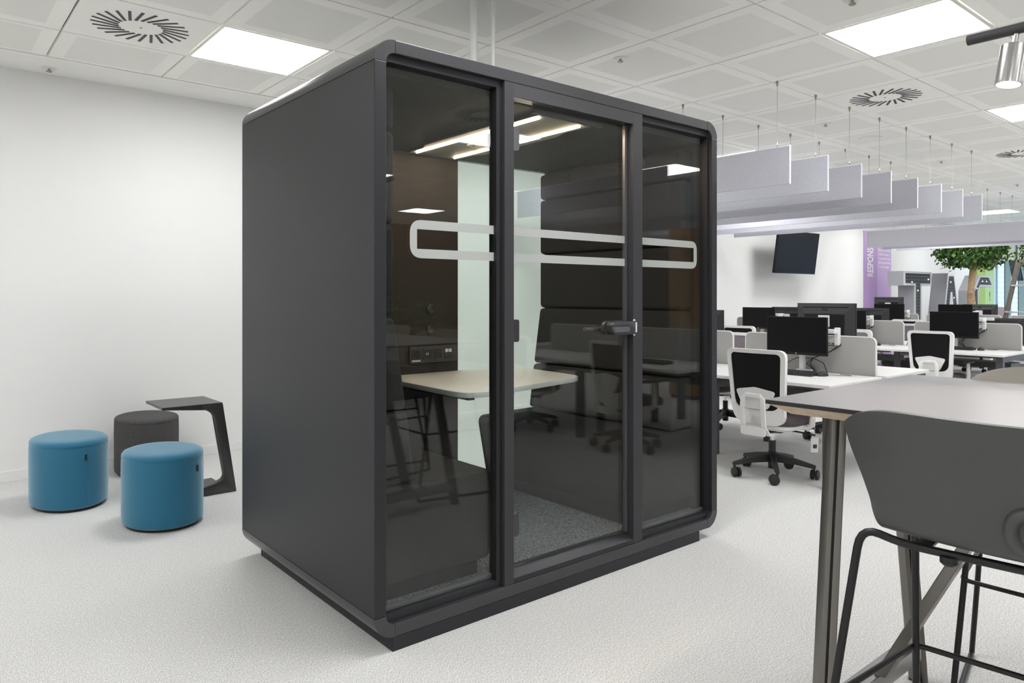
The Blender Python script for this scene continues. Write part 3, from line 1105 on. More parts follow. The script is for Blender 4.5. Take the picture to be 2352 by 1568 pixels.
def make_mouse(label, cable=True):
    t = thing('computer_mouse', label, 'mouse', (0, 0, 0), 0, 'black mice on the desks')

    def fn(u, v):
        a, b = u * 2 * PI, v * PI / 2
        rx, ry, rz = .058, .033, .036
        return (rx * math.cos(a) * math.cos(b), ry * math.sin(a) * math.cos(b), rz * math.sin(b) ** .8)
    MB().grid(fn, 20, 8).build('body', 'key_black', t, 60)
    MB().tube([(.035, 0, .024), (.042, 0, .026), (.048, 0, .021)], .0045, 8).build('wheel', 'dark_grey_metal', t, 60)
    if cable:
        MB().tube([(.055, 0, .006), (.09, -.02, .003), (.12, -.09, .003), (.16, -.14, .003), (.19, -.10, .003), (.20, -.02, .003)],
                  .0018, 5).build('cable', 'black_plastic', t, 60)
    return t


# ------------------------------------------------------------------ task chair (faces +x)
def resample(poly, n):
    pts = [Vector(p) for p in poly]
    seg = [(pts[(i + 1) % len(pts)] - pts[i]).length for i in range(len(pts))]
    tot = sum(seg)
    out, i, acc = [], 0, 0.0
    for k in range(n):
        d = tot * k / n
        while acc + seg[i] < d:
            acc += seg[i]
            i += 1
        s = (d - acc) / seg[i] if seg[i] > 0 else 0
        out.append(tuple(pts[i].lerp(pts[(i + 1) % len(pts)], s)))
    return out


def back_warp(x, y, z):
    return (x - .205 - .09 * (z - .42) + .55 * y * y - (.10 * max(0, .52 - z) ** 1.0 * -1.6), y, z)


CHAIR_SEATS = {}


def make_chair(label, group, castor_phase=0.0, tagged=False):
    t = thing('task_chair', label, 'office chair', (0, 0, 0), 0, group)
    N = 96
    outer = resample(round_poly([(-.205, .405), (.205, .405), (.240, .957), (-.240, .957)], [.10, .10, .055, .055], 8), N)
    inner = resample(round_poly([(-.178, .515), (.178, .515), (.203, .928), (-.203, .928)], [.085, .085, .035, .035], 8), N)
    mb = MB()
    vs = []
    for (pl_, xx) in ((outer, -.016), (outer, .016), (inner, .016), (inner, -.012)):
        vs += [back_warp(xx, y, z) for y, z in pl_]
    fs = []
    for r in range(4):
        q = (r + 1) % 4
        for k in range(N):
            l = (k + 1) % N
            fs.append((r * N + k, r * N + l, q * N + l, q * N + k))
    mb.add(vs, fs)
    mb.build('back_frame', 'chair_white', t, 50)
    for (xx, m_, nm) in ((-.004, 'chair_mesh', 'back_mesh'), (.006, 'mauve_back', 'back_cover')):
        mb = MB()
        cx = sum(p[0] for p in inner) / N
        cz = sum(p[1] for p in inner) / N
        rings = (1.01, .75, .45, .15)
        vs = []
        for s in rings:
            vs += [back_warp(xx, cx + (y - cx) * s, cz + (z - cz) * s) for y, z in inner]
        fs = []
        for r in range(3):
            for k in range(N):
                l = (k + 1) % N
                fs.append((r * N + k, r * N + l, (r + 1) * N + l, (r + 1) * N + k))
        fs.append(tuple(range(3 * N, 4 * N)))
        mb.add(vs, fs)
        mb.build(nm, m_, t, 60)
    # lumbar pad
    lum = round_poly([(-.095, .520), (.095, .520), (.158, .655), (.0, .682), (-.158, .655)], [.05, .05, .02, .10, .02], 5)
    mb = MB()
    vs = [back_warp(-.026, y, z) for y, z in lum] + [back_warp(-.010, y, z) for y, z in lum]
    n = len(lum)
    mb.add(vs, [(k, (k + 1) % n, n + (k + 1) % n, n + k) for k in range(n)] + [tuple(range(n))[::-1], tuple(range(n, 2 * n))])
    mb.build('lumbar_support', 'chair_white', t, 50)
    # spine bracket: inverted U running down and under the seat
    mb = MB()
    for s in (-1, 1):
        path = [(-.262, s * .045, .628), (-.266, s * .078, .605), (-.268, s * .085, .50), (-.258, s * .085, .40), (-.19, s * .082, .335), (-.05, s * .07, .325)]
        vs = []
        for k, p in enumerate(path):
            w = .018
            for (a, b) in ((-.010, -w), (.010, -w), (.010, w), (-.010, w)):
                up = k >= 4
                vs.append((p[0] + (0 if up else a), p[1] + b, p[2] + (a if up else 0)))
        fs = []
        for k in range(len(path) - 1):
            for q in range(4):
                r = (q + 1) % 4
                fs.append((k * 4 + q, k * 4 + r, k * 4 + 4 + r, k * 4 + 4 + q))
        fs += [(0, 1, 2, 3), tuple(range(len(vs) - 4, len(vs)))]
        mb.add(vs, fs)
    mb.box(-.274, -.252, -.065, .065, .605, .637)
    mb.prism(round_poly([(-.10, .330), (.10, .330), (.10, .395), (-.10, .395)], .02, 4), -.270, -.252, 'x')
    mb.build('spine_bracket', 'chair_white', t, 40, .004)
    # seat
    sr = rrect(-.150, .290, -.235, .235, [.10, .13, .13, .10], 8)
    mb = MB()
    prof = ((.022, .398), (.004, .412), (0, .440), (.006, .466), (.028, .484), (.07, .492))
    n = len(sr)
    vs = []
    for s, z in prof:
        for x, y in sr:
            vs.append((.03 + (x - .03) * (1 - s / .235), y * (1 - s / .235), z - .02 * max(0, x - .12) / .14))
    fs = []
    for r in range(len(prof) - 1):
        for k in range(n):
            l = (k + 1) % n
            fs.append((r * n + k, r * n + l, (r + 1) * n + l, (r + 1) * n + k))
    fs += [tuple(range(n))[::-1], tuple(range((len(prof) - 1) * n, len(prof) * n))]
    mb.add(vs, fs)
    mb.build('seat', 'mauve_cloth', t, 60)
    mb = MB()
    mb.prism([(.03 + (x - .03) * .93, y * .93) for x, y in sr], .372, .399)
    mb.prism([(.03 + (x - .03) * .75, y * .72) for x, y in sr], .352, .3722)
    mb.build('seat_pan', 'chair_white', t, 40, .006)
    for s in (-1, 1):
        ar = MB()
        ar.tube([(.07, s * .17, .378), (.07, s * .245, .380), (.07, s * .275, .405), (.065, s * .283, .47), (.055, s * .283, .605)], [.020, .021, .022, .021, .017], 10)
        a = ar.build('armrest', 'chair_white', t, 60)
        MB().prism(rrect(-.085, .165, s * .283 - .040, s * .283 + .040, .035, 5), .607, .630).build('arm_pad', 'black_plastic', a, 40, .006)
    # mechanism and column
    mb = MB()
    mb.box(-.06, .13, -.065, .065, .322, .352)
    mb.tube([(.10, 0, .335), (.12, -.16, .330), (.13, -.27, .322)], .007, 8)
    mb.tube([(-.02, 0, .335), (-.02, .19, .330)], .007, 8)
    mb.build('mechanism', 'black_plastic', t, 40, .004)
    MB().lathe([(.016, .17), (.016, .322)], 16).build('gas_lift', 'chrome', t, 40)
    MB().lathe([(.030, .055), (.030, .11), (.034, .12), (.034, .175), (.026, .18), (.026, .262)], 18).build('column', 'black_plastic', t, 40)
    for k in range(5):
        a = castor_phase + 2 * PI * k / 5
        mb = MB()
        mb.add([(.02, -.026, .105), (.02, .026, .105), (.02, .022, .172), (.02, -.022, .172),
                (.305, -.016, .082), (.305, .016, .082), (.305, .011, .107), (.305, -.011, .107),
                (.17, -.020, .100), (.17, .020, .100), (.17, .015, .142), (.17, -.015, .142)],
               [(0, 1, 2, 3), (7, 6, 5, 4), (0, 8, 9, 1), (1, 9, 10, 2), (2, 10, 11, 3), (3, 11, 8, 0), (8, 4, 5, 9), (9, 5, 6, 10), (10, 6, 7, 11), (11, 7, 4, 8)], 0, Rz(a))
        lg2 = mb.build('base_leg', 'black_plastic', t, None, .004)
        cs = MB()
        q = a + (k * 1.7 - 1.0)
        Mc = Rz(a) @ T(.292, 0, 0) @ Rz(q)
        for s in (-1, 1):
            cs.lathe([(.012, -.011), (.032, -.010), (.036, -.006), (.036, .006), (.030, .010), (.010, .011)], 18, 0,
                     Mc @ T(-.022, s * .017, .036) @ Matrix.Rotation(PI / 2, 4, 'X'))
        cs.tube([(0, 0, .035), (0, 0, .086)], .009, 8, 0, M=Mc)
        cs.box(-.028, .008, -.005, .005, .030, .062, 0, Mc)
        cs.build('castor', 'black_plastic', lg2, 40)
    if tagged:
        mb = MB()
        mb.add([(0, -.028, 0), (0, .028, 0), (.010, .028, -.115), (.012, -.028, -.115), (.0008, -.028, 0), (.0008, .028, 0), (.0108, .028, -.115), (.0128, -.028, -.115)],
               [(0, 1, 2, 3), (7, 6, 5, 4), (0, 4, 5, 1), (1, 5, 6, 2), (2, 6, 7, 3), (3, 7, 4, 0)])
        tg = mb.build('paper_tag', 'label_white', t, None, 0, loc=(.17, -.245, .30), rot=(0, 0, .9))
        MB().tube([(0, 0, 0), (-.02, .01, .10)], .002, 5).build('string', 'label_white', tg)
        MB().box(-.0008, -.0002, -.018, .012, -.085, -.055).build('print', 'dark_grey_metal', tg, rot=(0, -.095, 0))
    return t

# ------------------------------------------------------------------ the desk rows
R1, R2, R3 = 5.70, 9.58, 13.62        # row centre lines
# row 1, right end flush with the pod front
desk(R1, 3.025, 'white bench desk nearest the pod, front row, with grey felt divider', True)
desk(R1, 4.275, 'white bench desk of the front row half hidden behind the pod')
desk(R2, 3.115, 'white bench desk at the right end of the second row', True)
desk(R2, 4.365, 'white bench desk in the middle of the second row behind the mesh chair')
desk(R2, 5.615, 'white bench desk of the second row ending at the wall, mauve felt divider', False, True)
desk(R3, 3.225, 'white bench desk at the right end of the third row', True)
desk(R3, 4.475, 'white bench desk in the middle of the third row')
desk(R3, 5.727, 'white bench desk of the third row ending at the wall')
desk(R1, .575, 'white bench desk behind the camera, end one, mirrored in the pod glass', True)
desk(R1, -.675, 'white bench desk behind the camera, second one, mirrored in the pod glass')

MON = make_monitor('black front-row monitor facing us over the nearest keyboard')
M_ = [
    # x, y, rz, dz, label     (near side faces -x, far side faces +x)
    (5.50, 3.005, 0, -.04, None),
    (6.06, 3.035, PI, .105, 'big monitor back with round emblem in the front row, behind the nearest screen'),
    (6.06, 4.31, PI, .03, 'monitor back cut by the right edge of the pod'),
    (5.50, 4.30, 0, 0, 'front-row monitor hidden behind the pod'),
    (9.38, 3.175, 0, -.02, 'black second-row monitor facing us above the middle mesh chair'),
    (10.02, 2.90, PI, -.10, 'low monitor back with round emblem at the right end of the second row'),
    (9.38, 4.44, 0, -.02, 'second-row monitor edge-on behind the big monitor back'),
    (10.02, 4.42, PI, .0, 'second-row monitor back peeping out beside the big monitor back'),
    (9.38, 5.70, 0, .0, 'black monitor facing us by the wall with a reddish sheen'),
    (10.02, 5.60, PI, .0, 'monitor back by the wall, right of the reddish screen'),
    (13.42, 4.52, 0, .02, 'thin strip of a third-row screen above the second-row monitor'),
    (13.90, 4.30, PI, .02, 'third-row monitor back above the second-row monitor'),
    (13.42, 5.58, 0, .02, 'third-row screen behind the second-row monitor backs'),
    (13.90, 5.78, PI, .14, 'farthest raised monitor back in front of the purple wall graphic'),
]
for k, (x, y, rz, dz, lab) in enumerate(M_):
    if k == 0:
        o = MON
        o.location, o.rotation_euler = (x, y, DZ), (0, 0, rz)
    else:
        o = dup(MON, (x, y, DZ), rz, lab)
    # arms are height adjustable: raise or lower the screen end
    for c in o.children:
        if c.name.split('.')[0] in ('bezel', 'screen', 'logo', 'back_cover', 'mount'):
            c.location.z += dz
KB = make_keyboard('black keyboard on the front-row desk beside the mouse')
KB.location, KB.rotation_euler = (5.34, 2.985, DZ), (0, 0, .03)
dup(KB, (9.24, 3.14, DZ), .0, 'black keyboard on the second-row desk beside the mesh chair')
dup(KB, (5.22, .58, DZ), .0, 'keyboard on the end desk behind the camera')
dup(KB, (9.26, 4.45, DZ), .0, 'keyboard on the second-row desk hidden by the first monitor')
MS = make_mouse('black mouse with a curled cable on the front-row desk')
MS.location, MS.rotation_euler = (5.40, 2.735, DZ), (0, 0, -.1)
dup(MS, (9.27, 2.86, DZ), .1, 'black mouse at the right end of the second-row desk')
dup(MS, (9.20, 3.965, DZ), -.2, 'black mouse on the second-row desk beyond the front divider screen')
# loose cables of the near monitor
cbl = MB().tube([(5.60, 3.16, DZ + .003), (5.61, 3.15, DZ + .06), (5.64, 3.08, DZ + .105), (5.66, 2.95, DZ + .11), (5.66, 2.86, DZ + .075),
                 (5.60, 2.80, DZ + .01), (5.52, 2.78, DZ + .003)], .003, 6).build('desk_cable', 'black_plastic', None, 60)
tag(cbl, 'thin black cable looping behind the nearest keyboard', 'cable')
cbl = MB().tube([(9.55, 3.76, DZ + .003), (9.50, 3.70, DZ + .09), (9.48, 3.68, DZ + .085), (9.42, 3.55, DZ + .01), (9.38, 3.35, DZ + .004)], .003, 6).build('desk_cable', 'black_plastic', None, 60)
tag(cbl, 'thin black cable standing up from the second-row desk', 'cable')
bowl = MB().lathe([(.02, 0), (.06, .004), (.065, .05), (.055, .085), (.02, .10), (.0, .102)], 20).build('desk_phone_speaker', 'white_metal', None, 50, loc=(9.42, 3.46, DZ))
bowl.name = 'conference_speaker'
tag(bowl, 'small rounded white object on the second-row desk left of the mesh chair', 'speaker')

CH = make_chair('white-framed task chair nearest us, black mesh back, paper tag hanging', 'white-framed task chairs', .02, True)
CH.location = (4.985, 2.915, 0)
CH2 = make_chair('white-framed black mesh chair at the second-row desk, seen from behind', 'white-framed task chairs', .4)
CH2.location = (8.90, 3.17, 0)
for (x, y, rz, lab) in (
        (6.50, 4.33, PI - .1, 'task chair with mauve back between the front divider screens'),
        (6.70, 3.25, PI + .10, 'task chair with mauve back behind the big monitor back'),
        (8.50, 5.33, .05, 'chair with white top rail left of the reddish screen'),
        (10.42, 4.12, PI, 'task chair with mauve back between two second-row divider screens'),
        (10.64, 2.90, PI - .2, 'task chair under the right end of the second-row desk'),
        (12.75, 4.93, .0, 'third-row chair showing only its white top rail'),
        (14.6, 4.5, PI, 'third-row chair on the far side of its desk'),
        (4.87, .62, .12, 'task chair at the end desk behind the camera, mirrored in the pod glass'),
        (4.85, -.66, -.05, 'task chair at the second desk behind the camera, mirrored in the pod glass')):
    o = dup(CH2, (x, y, 0), rz, lab)
    if 'big monitor' in lab:          # this one has its gas lift raised
        for c in o.children:
            if c.name.split('.')[0] not in ('column', 'base_leg'):
                c.location.z += .07

# ------------------------------------------------------------------ tall table with stools
tb = thing('bar_table', 'tall table with dark laminate top, plywood edge and bronze metal legs', 'high table', (2.41, -.11, 0))
TX0, TX1, TY0, TY1 = -.512, .515, -1.25, 1.245
mb = MB()
mb.prism(rrect(TX0, TX1, TY0, TY1, .008, 3), 1.038, 1.0492, 'z', 1)
mb.prism(rrect(TX0 + .001, TX1 - .001, TY0 + .001, TY1 - .001, .008, 3), 1.0492, 1.050, 'z', 0)
top = mb.build('table_top', ['tabletop_dark', 'tabletop_rim'], tb)
o1, o2 = rrect(TX0 + .004, TX1 - .004, TY0 + .004, TY1 - .004, .008, 3), rrect(TX0 + .05, TX1 - .05, TY0 + .05, TY1 - .05, .008, 3)
mb = MB()
n = len(o1)
mb.add([(x, y, 1.0378) for x, y in o1] + [(x, y, 1.010) for x, y in o2],
       [(k, (k + 1) % n, n + (k + 1) % n, n + k) for k in range(n)] + [tuple(range(n)), tuple(range(n, 2 * n))[::-1]])
mb.build('plywood_edge', 'ply', top)


def table_leg(p, q, name='leg'):
    p, q = Vector(p), Vector(q)
    d = (q - p)
    L = d.length
    zax = d.normalized()
    xax = Vector((1, 0, 0))
    xax = (xax - zax * xax.dot(zax)).normalized()
    yax = zax.cross(xax)
    M = Matrix(((xax.x, yax.x, zax.x, p.x), (xax.y, yax.y, zax.y, p.y), (xax.z, yax.z, zax.z, p.z), (0, 0, 0, 1)))
    mb = MB()
    w = .029
    M = M @ Rz(.47)
    mb.prism(round_poly([(-w, -.003), (w, -.003), (w, w), (-w + .021, w), (-w, w - .019)], [.002, .004, .004, .003, .003], 3), 0, L, 'z', 0, M)
    mb.prism(round_poly([(-w, -w), (w, -w), (w, -.009), (-w, -.009)], .003, 3), 0, L, 'z', 0, M)
    mb.box(-w + .010, w - .006, -.0095, -.0025, .0, L, 1, M)
    o = mb.build(name, ['leg_metal', 'leg_slot'], tb, 40)
    return o


for s in (1, -1):
    y = s * 1.144
    table_leg((-.385, y, .012), (-.285, y, 1.009))
    table_leg((.310, y, .012), (.125, y, 1.009))
    ft = MB()
    for x in (-.386, .311):
        ft.box(x - .022, x + .022, y - .022, y + .022, 0, .0118)
    ft.build('foot', 'black_plastic', tb)
    MB().box(-.372, .288, y - .030, y + .030, .095, .150).build('crossbar', 'brushed_steel', tb, None, .004)
    br_ = MB()
    a, b = Vector((-.035, y - s * .01, .152)), Vector((0, y - s * .46, 1.009))
    br_.add([(-.062, y - s * .01, .150), (-.008, y - s * .01, .150), (-.008, y - s * .045, .150), (-.062, y - s * .045, .150),
             (-.027, y - s * .44, 1.009), (.027, y - s * .44, 1.009), (.027, y - s * .475, 1.009), (-.027, y - s * .475, 1.009)],
            [(0, 1, 2, 3), (4, 5, 6, 7), (0, 1, 5, 4), (1, 2, 6, 5), (2, 3, 7, 6), (3, 0, 4, 7)])
    br_.build('brace', 'leg_metal', tb, None, .003)


def catmull(vals, t):
    n = len(vals) - 1
    f = min(max(t, 0), 1) * n
    i = min(int(f), n - 1)
    s = f - i
    p = [vals[max(0, min(n, i + k - 1))] for k in range(4)]

    def c(a, b, cc, d):
        return .5 * (2 * b + (cc - a) * s + (2 * a - 5 * b + 4 * cc - d) * s * s + (3 * b - a - 3 * cc + d) * s ** 3)
    if isinstance(p[0], tuple):
        return tuple(c(*q) for q in zip(*p))
    return c(*p)


PROF = [(.235, .812), (.19, .834), (.06, .828), (-.07, .811), (-.155, .814), (-.205, .845), (-.235, .925), (-.258, 1.01), (-.272, 1.100)]
HALF = [.200, .225, .242, .254, .268, .288, .316, .348, .366]


def shell_pt(u, v):
    x, z = catmull(PROF, v)
    h = catmull(HALF, v)
    a = 2 * u - 1
    # round the outline: top corners and the front lip
    y = h * a
    back = max(0, min(1, (v - .42) / .25))
    seat = 1 - back
    wrap = .055 + .085 * max(0, min(1, (v - .5) / .4))
    x += back * wrap * a * a
    z += seat * (.006 * abs(a) ** 2.5) + back * (1 - max(0, min(1, (v - .6) / .4))) * .012 * a * a
    if v > .86:
        k = (v - .86) / .14
        z -= .050 * k * abs(a) ** 6
        y *= 1 - .03 * k * abs(a) ** 6
    if v < .12:
        k = (.12 - v) / .12
        x -= .05 * k * abs(a) ** 4
    return (x, y, z)


def make_stool(label, shell_mat):
    t = thing('bar_stool', label, 'bar stool', (0, 0, 0), 0, 'bar stools at the tall table')
    HV, HU, HR = .70, .46, (.050, .060)
    mb = MB()
    mb.grid(shell_pt, 40, 56, skip=lambda u, v: ((u - HU) / HR[0]) ** 2 + ((v - HV) / HR[1]) ** 2 < 1)
    me = mb.mesh('seat_shell', [shell_mat])
    bm = bmesh.new()
    bm.from_mesh(me)
    bmesh.ops.recalc_face_normals(bm, faces=bm.faces)
    bmesh.ops.solidify(bm, geom=bm.faces[:], thickness=.011)
    bm.to_mesh(me)
    bm.free()
    me.polygons.foreach_set('use_smooth', [True] * len(me.polygons))
    me.set_sharp_from_angle(angle=math.radians(55))
    sh = link(me, 'seat_shell', t)
    lip = [shell_pt(HU + HR[0] * math.cos(2 * PI * k / 28) * 1.02, HV + HR[1] * math.sin(2 * PI * k / 28) * 1.02) for k in range(28)]
    MB().tube(lip, .014, 8, 0, True).build('hole_rim', shell_mat, sh, 70)
    fr_ = MB()
    r = .0092

    def arc_path(pts, rad):
        out = []
        for i, p in enumerate(pts):
            p = Vector(p)
            if i in (0, len(pts) - 1):
                out.append(p)
                continue
            a = (Vector(pts[i - 1]) - p)
            b = (Vector(pts[i + 1]) - p)
            ta, tb_ = min(rad, a.length * .45), min(rad, b.length * .45)
            for k in range(6):
                s = k / 5
                out.append((p + a.normalized() * ta) * (1 - s) ** 2 + p * 2 * s * (1 - s) + (p + b.normalized() * tb_) * s ** 2)
        return out
    zr = .797
    # rear hoop and front hoop, joined by floor runners: two closed side loops with cross rails
    rear = arc_path([(-.274, .396, .0092), (-.154, .308, zr + .022), (-.150, .22, zr + .0), (-.150, -.22, zr + .0), (-.154, -.308, zr + .022), (-.274, -.396, .0092)], .05)
    fr_.tube(rear, r, 10)
    front = arc_path([(.249, .300, .0092), (.113, .268, zr + .010), (.113, -.268, zr + .010), (.249, -.300, .0092)], .04)
    fr_.tube(front, r, 10)
    for s in (1, -1):
        fr_.tube([(-.274, s * .396, .0092), (.249, s * .300, .0092)], r, 10)
    fr_.build('wire_frame', 'stool_wire', t, 60)
    f = MB()
    zf = .435
    k = zf / zr
    rx, ry = -.274 + .12 * k, .396 - .088 * k
    fx_, fy_ = .249 - .136 * k, .300 - .032 * k
    f.tube(arc_path([(rx, ry, zf), (fx_ + .012, fy_ + .006, zf), (fx_ + .012, -fy_ - .006, zf), (rx, -ry, zf)], .03), .0072, 10)
    f.build('footrest', 'stool_wire', t, 60)
    for yy in (-.18, .18):
        MB().box(-.145, .12, yy - .017, yy + .017, zr + .004, .8065).build('seat_fixing', 'stool_wire', t)
    for yy in (-.13, .13):
        MB().lathe([(.012, zr - .024), (.018, zr - .018), (.018, zr - .004)], 14, 0, T(-.150, yy, 0)).build('glide', 'stool_wire', t, 40)
    return t


S1 = make_stool('grey plastic bar stool with black wire frame, nearest us at the tall table', 'stool_grey')
S1.location, S1.rotation_euler = (1.87, .472, 0), (0, 0, .10)
S2 = make_stool('beige plastic bar stool on the far side of the tall table', 'stool_beige')
S2.location, S2.rotation_euler = (2.80, .575, 0), (0, 0, PI + .02)
dup(S1, (1.80, -.42, 0), .05, 'grey bar stool at the tall table, out of the picture, mirrored in the glass')
dup(S2, (2.93, -.45, 0), PI - .1, 'beige bar stool at the tall table, out of the picture, mirrored in the glass')

# ------------------------------------------------------------------ track light over the table
tk = thing('track_light', 'black tubular ceiling track with brushed steel spotlight above the tall table', 'spotlight', (2.41, 0, 0))
MB().tube([(0, .778, 2.104), (0, -1.35, 2.104)], .0150, 20).build('track', 'dark_grey_metal', tk, 40)
for y in (.50, -1.0):
    cb = MB().tube([(0, y, 2.119), (0, y, 2.99)], .0015, 6).build('cable', 'cable', tk)
    MB().lathe([(.012, 2.965), (.014, 2.998)], 14, 0, T(0, y, 0)).build('ceiling_anchor', 'chrome', cb, 40)
for q, y in enumerate((.655, -.05, -.75)):
    sp_ = MB()
    M = T(0, y, 2.089) @ Matrix.Rotation(.10, 4, 'X') @ Matrix.Rotation(.14, 4, 'Y')
    sp_.tube([(0, 0, 0), (0, 0, -.034)], .0075, 14, 1, M=M)
    sp_.lathe([(0, -.120), (.0285, -.120), (.0300, -.146), (.0330, -.146), (.0335, -.140), (.0335, -.036), (.031, -.034), (0, -.034)], 32, 0, M)
    so = sp_.build('spotlight', ['brushed_steel', 'chrome'], tk, 40)
    MB().lathe([(0, -.1425), (.0295, -.1425)], 28, 0, M).build('lamp', 'spot_lens', so)
    ld = bpy.data.lights.new('spot', 'SPOT')
    ld.energy = 14
    ld.color = (1, .83, .64)
    ld.spot_size = math.radians(62)
    ld.spot_blend = .6
    ld.shadow_soft_size = .025
    lo = bpy.data.objects.new('spot_lamp', ld)
    C.objects.link(lo)
    lo.parent = so
    lo.matrix_local = M @ T(0, 0, -.150)

# ------------------------------------------------------------------ TV on the back wall
tv = thing('wall_television', 'black flat television tilted forward on the white back wall', 'television', (10.94, 5.95, 2.03))
Mt = Rz(-.03) @ Matrix.Rotation(.13, 4, 'X')
mb = MB().box(-.595, .595, 0, .045, -.335, .335, 0, Mt)
mb.build('body', 'monitor_black', tv, None, .004)
MB().box(-.583, .583, -.0012, -.0002, -.318, .325, 0, Mt).build('screen', 'monitor_screen', tv)
MB().box(-.595, .595, -.002, .010, -.339, -.3355, 0, Mt).build('lower_bezel', 'brushed_steel', tv)
mb = MB()
mb.box(-.15, .15, .055, .075, -.15, .15, 0, Mt)
mb.add([(-.03, .07, -.03), (.03, .07, -.03), (.43, .392, -.03), (.37, .392, -.03), (-.03, .07, .03), (.03, .07, .03), (.43, .392, .03), (.37, .392, .03)],
       [(0, 1, 2, 3), (4, 5, 6, 7), (0, 1, 5, 4), (1, 2, 6, 5), (2, 3, 7, 6), (3, 0, 4, 7)])
mb.box(.34, .46, .390, .409, -.15, .15)
mb.build('wall_bracket', 'dark_grey_metal', tv)

# ------------------------------------------------------------------ wall graphics
wg = thing('wall_graphic', 'purple wall graphic with white vertical lettering', 'wall graphic', (14.15, YB, 0))
MB().box(0, .575, -.014, -.001, .08, 2.60).build('dark_stripe', 'purple_dark', wg)
MB().box(.577, 1.21, -.014, -.001, .08, 2.60).build('light_stripe', 'purple_light', wg)
bl = lettering('RESPONSIBLE', .36, 'print_white', wg, (.285, -.0155, 1.71), (PI / 2, -PI / 2, 0), bold=.007, align='LEFT')
bl.scale = (.385, 1, 1)
for k, (s, w) in enumerate((('We are the workers', .52), ('under our goals in', .50), ('to provide services', .46), ('which opportunities', .53), ('to every people', .46))):
    lettering(s, .066, 'print_white', wg, (.895, -.0155, 2.25 - k * .083), (PI / 2, 0, 0), bold=.002, name='small_lettering')
lm = thing('wall_graphic', 'lime green wall graphic behind the metal letters', 'wall graphic', (20.30, YB, 0))
MB().box(0, .59, -.012, -.001, .08, 2.60).build('dark_stripe', 'lime_dark', lm)
MB().box(.592, 1.24, -.012, -.001, .08, 2.60).build('light_stripe', 'lime_light', lm)
lettering('!', .32, 'vent_black', lm, (.92, -.0135, 1.32), (PI / 2, 0, 0), bold=.004)

# ------------------------------------------------------------------ giant letters with caged fronts
def giant_letter(outline, inset, x, label, holes=None, bulbs=()):
    t = thing('giant_letter', label, 'letter sculpture', (x, 5.60, 0), 0, 'giant caged metal letters')
    mb = MB()
    mb.prism(outline, .0, .285, 'y')
    mb.build('body', 'letter_side', t)
    n = len(outline)
    MB().ring(outline, inset, -.014, -.0005, 'y').build('front_frame', 'letter_front', t)
    MB().prism(inset, -.004, -.0005, 'y').build('cage_back', 'letter_cage', t)
    # wires across the opening
    xs = [p[0] for p in inset]
    zs = [p[1] for p in inset]

    def spans(z):
        hit = []
        for i in range(n):
            (xa, za), (xb, zb) = inset[i], inset[(i + 1) % n]
            if (za - z) * (zb - z) < 0:
                hit.append(xa + (xb - xa) * (z - za) / (zb - za))
        hit.sort()
        return [(hit[k], hit[k + 1]) for k in range(0, len(hit) - 1, 2)]
    mb = MB()
    z = min(zs) + .04
    while z < max(zs):
        for a, b in spans(z):
            mb.box(a, b, -.011, -.008, z - .003, z + .003)
        z += .062
    x_ = min(xs) + .05
    while x_ < max(xs):
        zz = [q for q in (min(zs) + .02 * k for k in range(int((max(zs) - min(zs)) / .02))) if any(a < x_ < b for a, b in spans(q + 1e-4))]
        if zz:
            st0 = zz[0]
            pv = zz[0]
            for q in zz[1:] + [99]:
                if q - pv > .03:
                    mb.box(x_ - .002, x_ + .002, -.0105, -.0085, st0, pv)
                    st0 = q
                pv = q
        x_ += .045
    w = mb.build('cage_wires', 'cage_wire', t)
    w['kind'] = 'stuff'
    for (bx, bz) in bulbs:
        MB().lathe([(0, -.014), (.009, -.010), (.013, 0), (.009, .010), (0, .014)], 10, 0, T(bx, -.014, bz)).build('bulb', 'bulb_glow', t, 60)
    return t


f_ = .055
giant_letter([(.47, 0), (.80, 0), (.80, 1.535), (1.277, 1.535), (1.277, 1.80), (0, 1.80), (0, 1.535), (.47, 1.535)],
             [(.47 + f_, f_), (.80 - f_, f_), (.80 - f_, 1.535 + f_ * .7), (1.277 - f_, 1.535 + f_ * .7), (1.277 - f_, 1.80 - f_ * .7), (f_, 1.80 - f_ * .7), (f_, 1.535 + f_ * .7), (.47 + f_, 1.535 + f_ * .7)],
             14.082, 'giant grey metal letter T with dark caged front by the back wall', bulbs=((1.12, 1.66), (.35, 1.60), (.62, 1.44), (.63, .9)))
giant_letter([(.0, 0), (.34, 0), (.46, .45), (.85, .45), (.97, 0), (1.33, 0), (.80, 1.80), (.46, 1.80)],
             [(.07, f_), (.29, f_), (.60, 1.42), (.68, 1.42), (1.02, f_), (1.26, f_), (.76, 1.74), (.50, 1.74)],
             15.75, 'giant grey metal letter A with dark caged front beside the tree trunk', bulbs=((.60, 1.62), (.78, 1.30)))
giant_letter([(0, .30), (.30, 0), (.62, 0), (.62, .26), (.40, .26), (.30, .36), (.30, 1.42), (.42, 1.535), (1.24, 1.535), (.98, 1.79), (.40, 1.79), (0, 1.45)],
             [(.05, .33), (.33, .05), (.57, .05), (.57, .21), (.37, .21), (.25, .33), (.25, 1.45), (.40, 1.585), (1.13, 1.585), (.95, 1.745), (.42, 1.745), (.05, 1.43)],
             17.66, 'giant grey metal chamfered letter behind the tree trunk', bulbs=((.55, 1.66), (.20, 1.50), (.80, 1.66)))

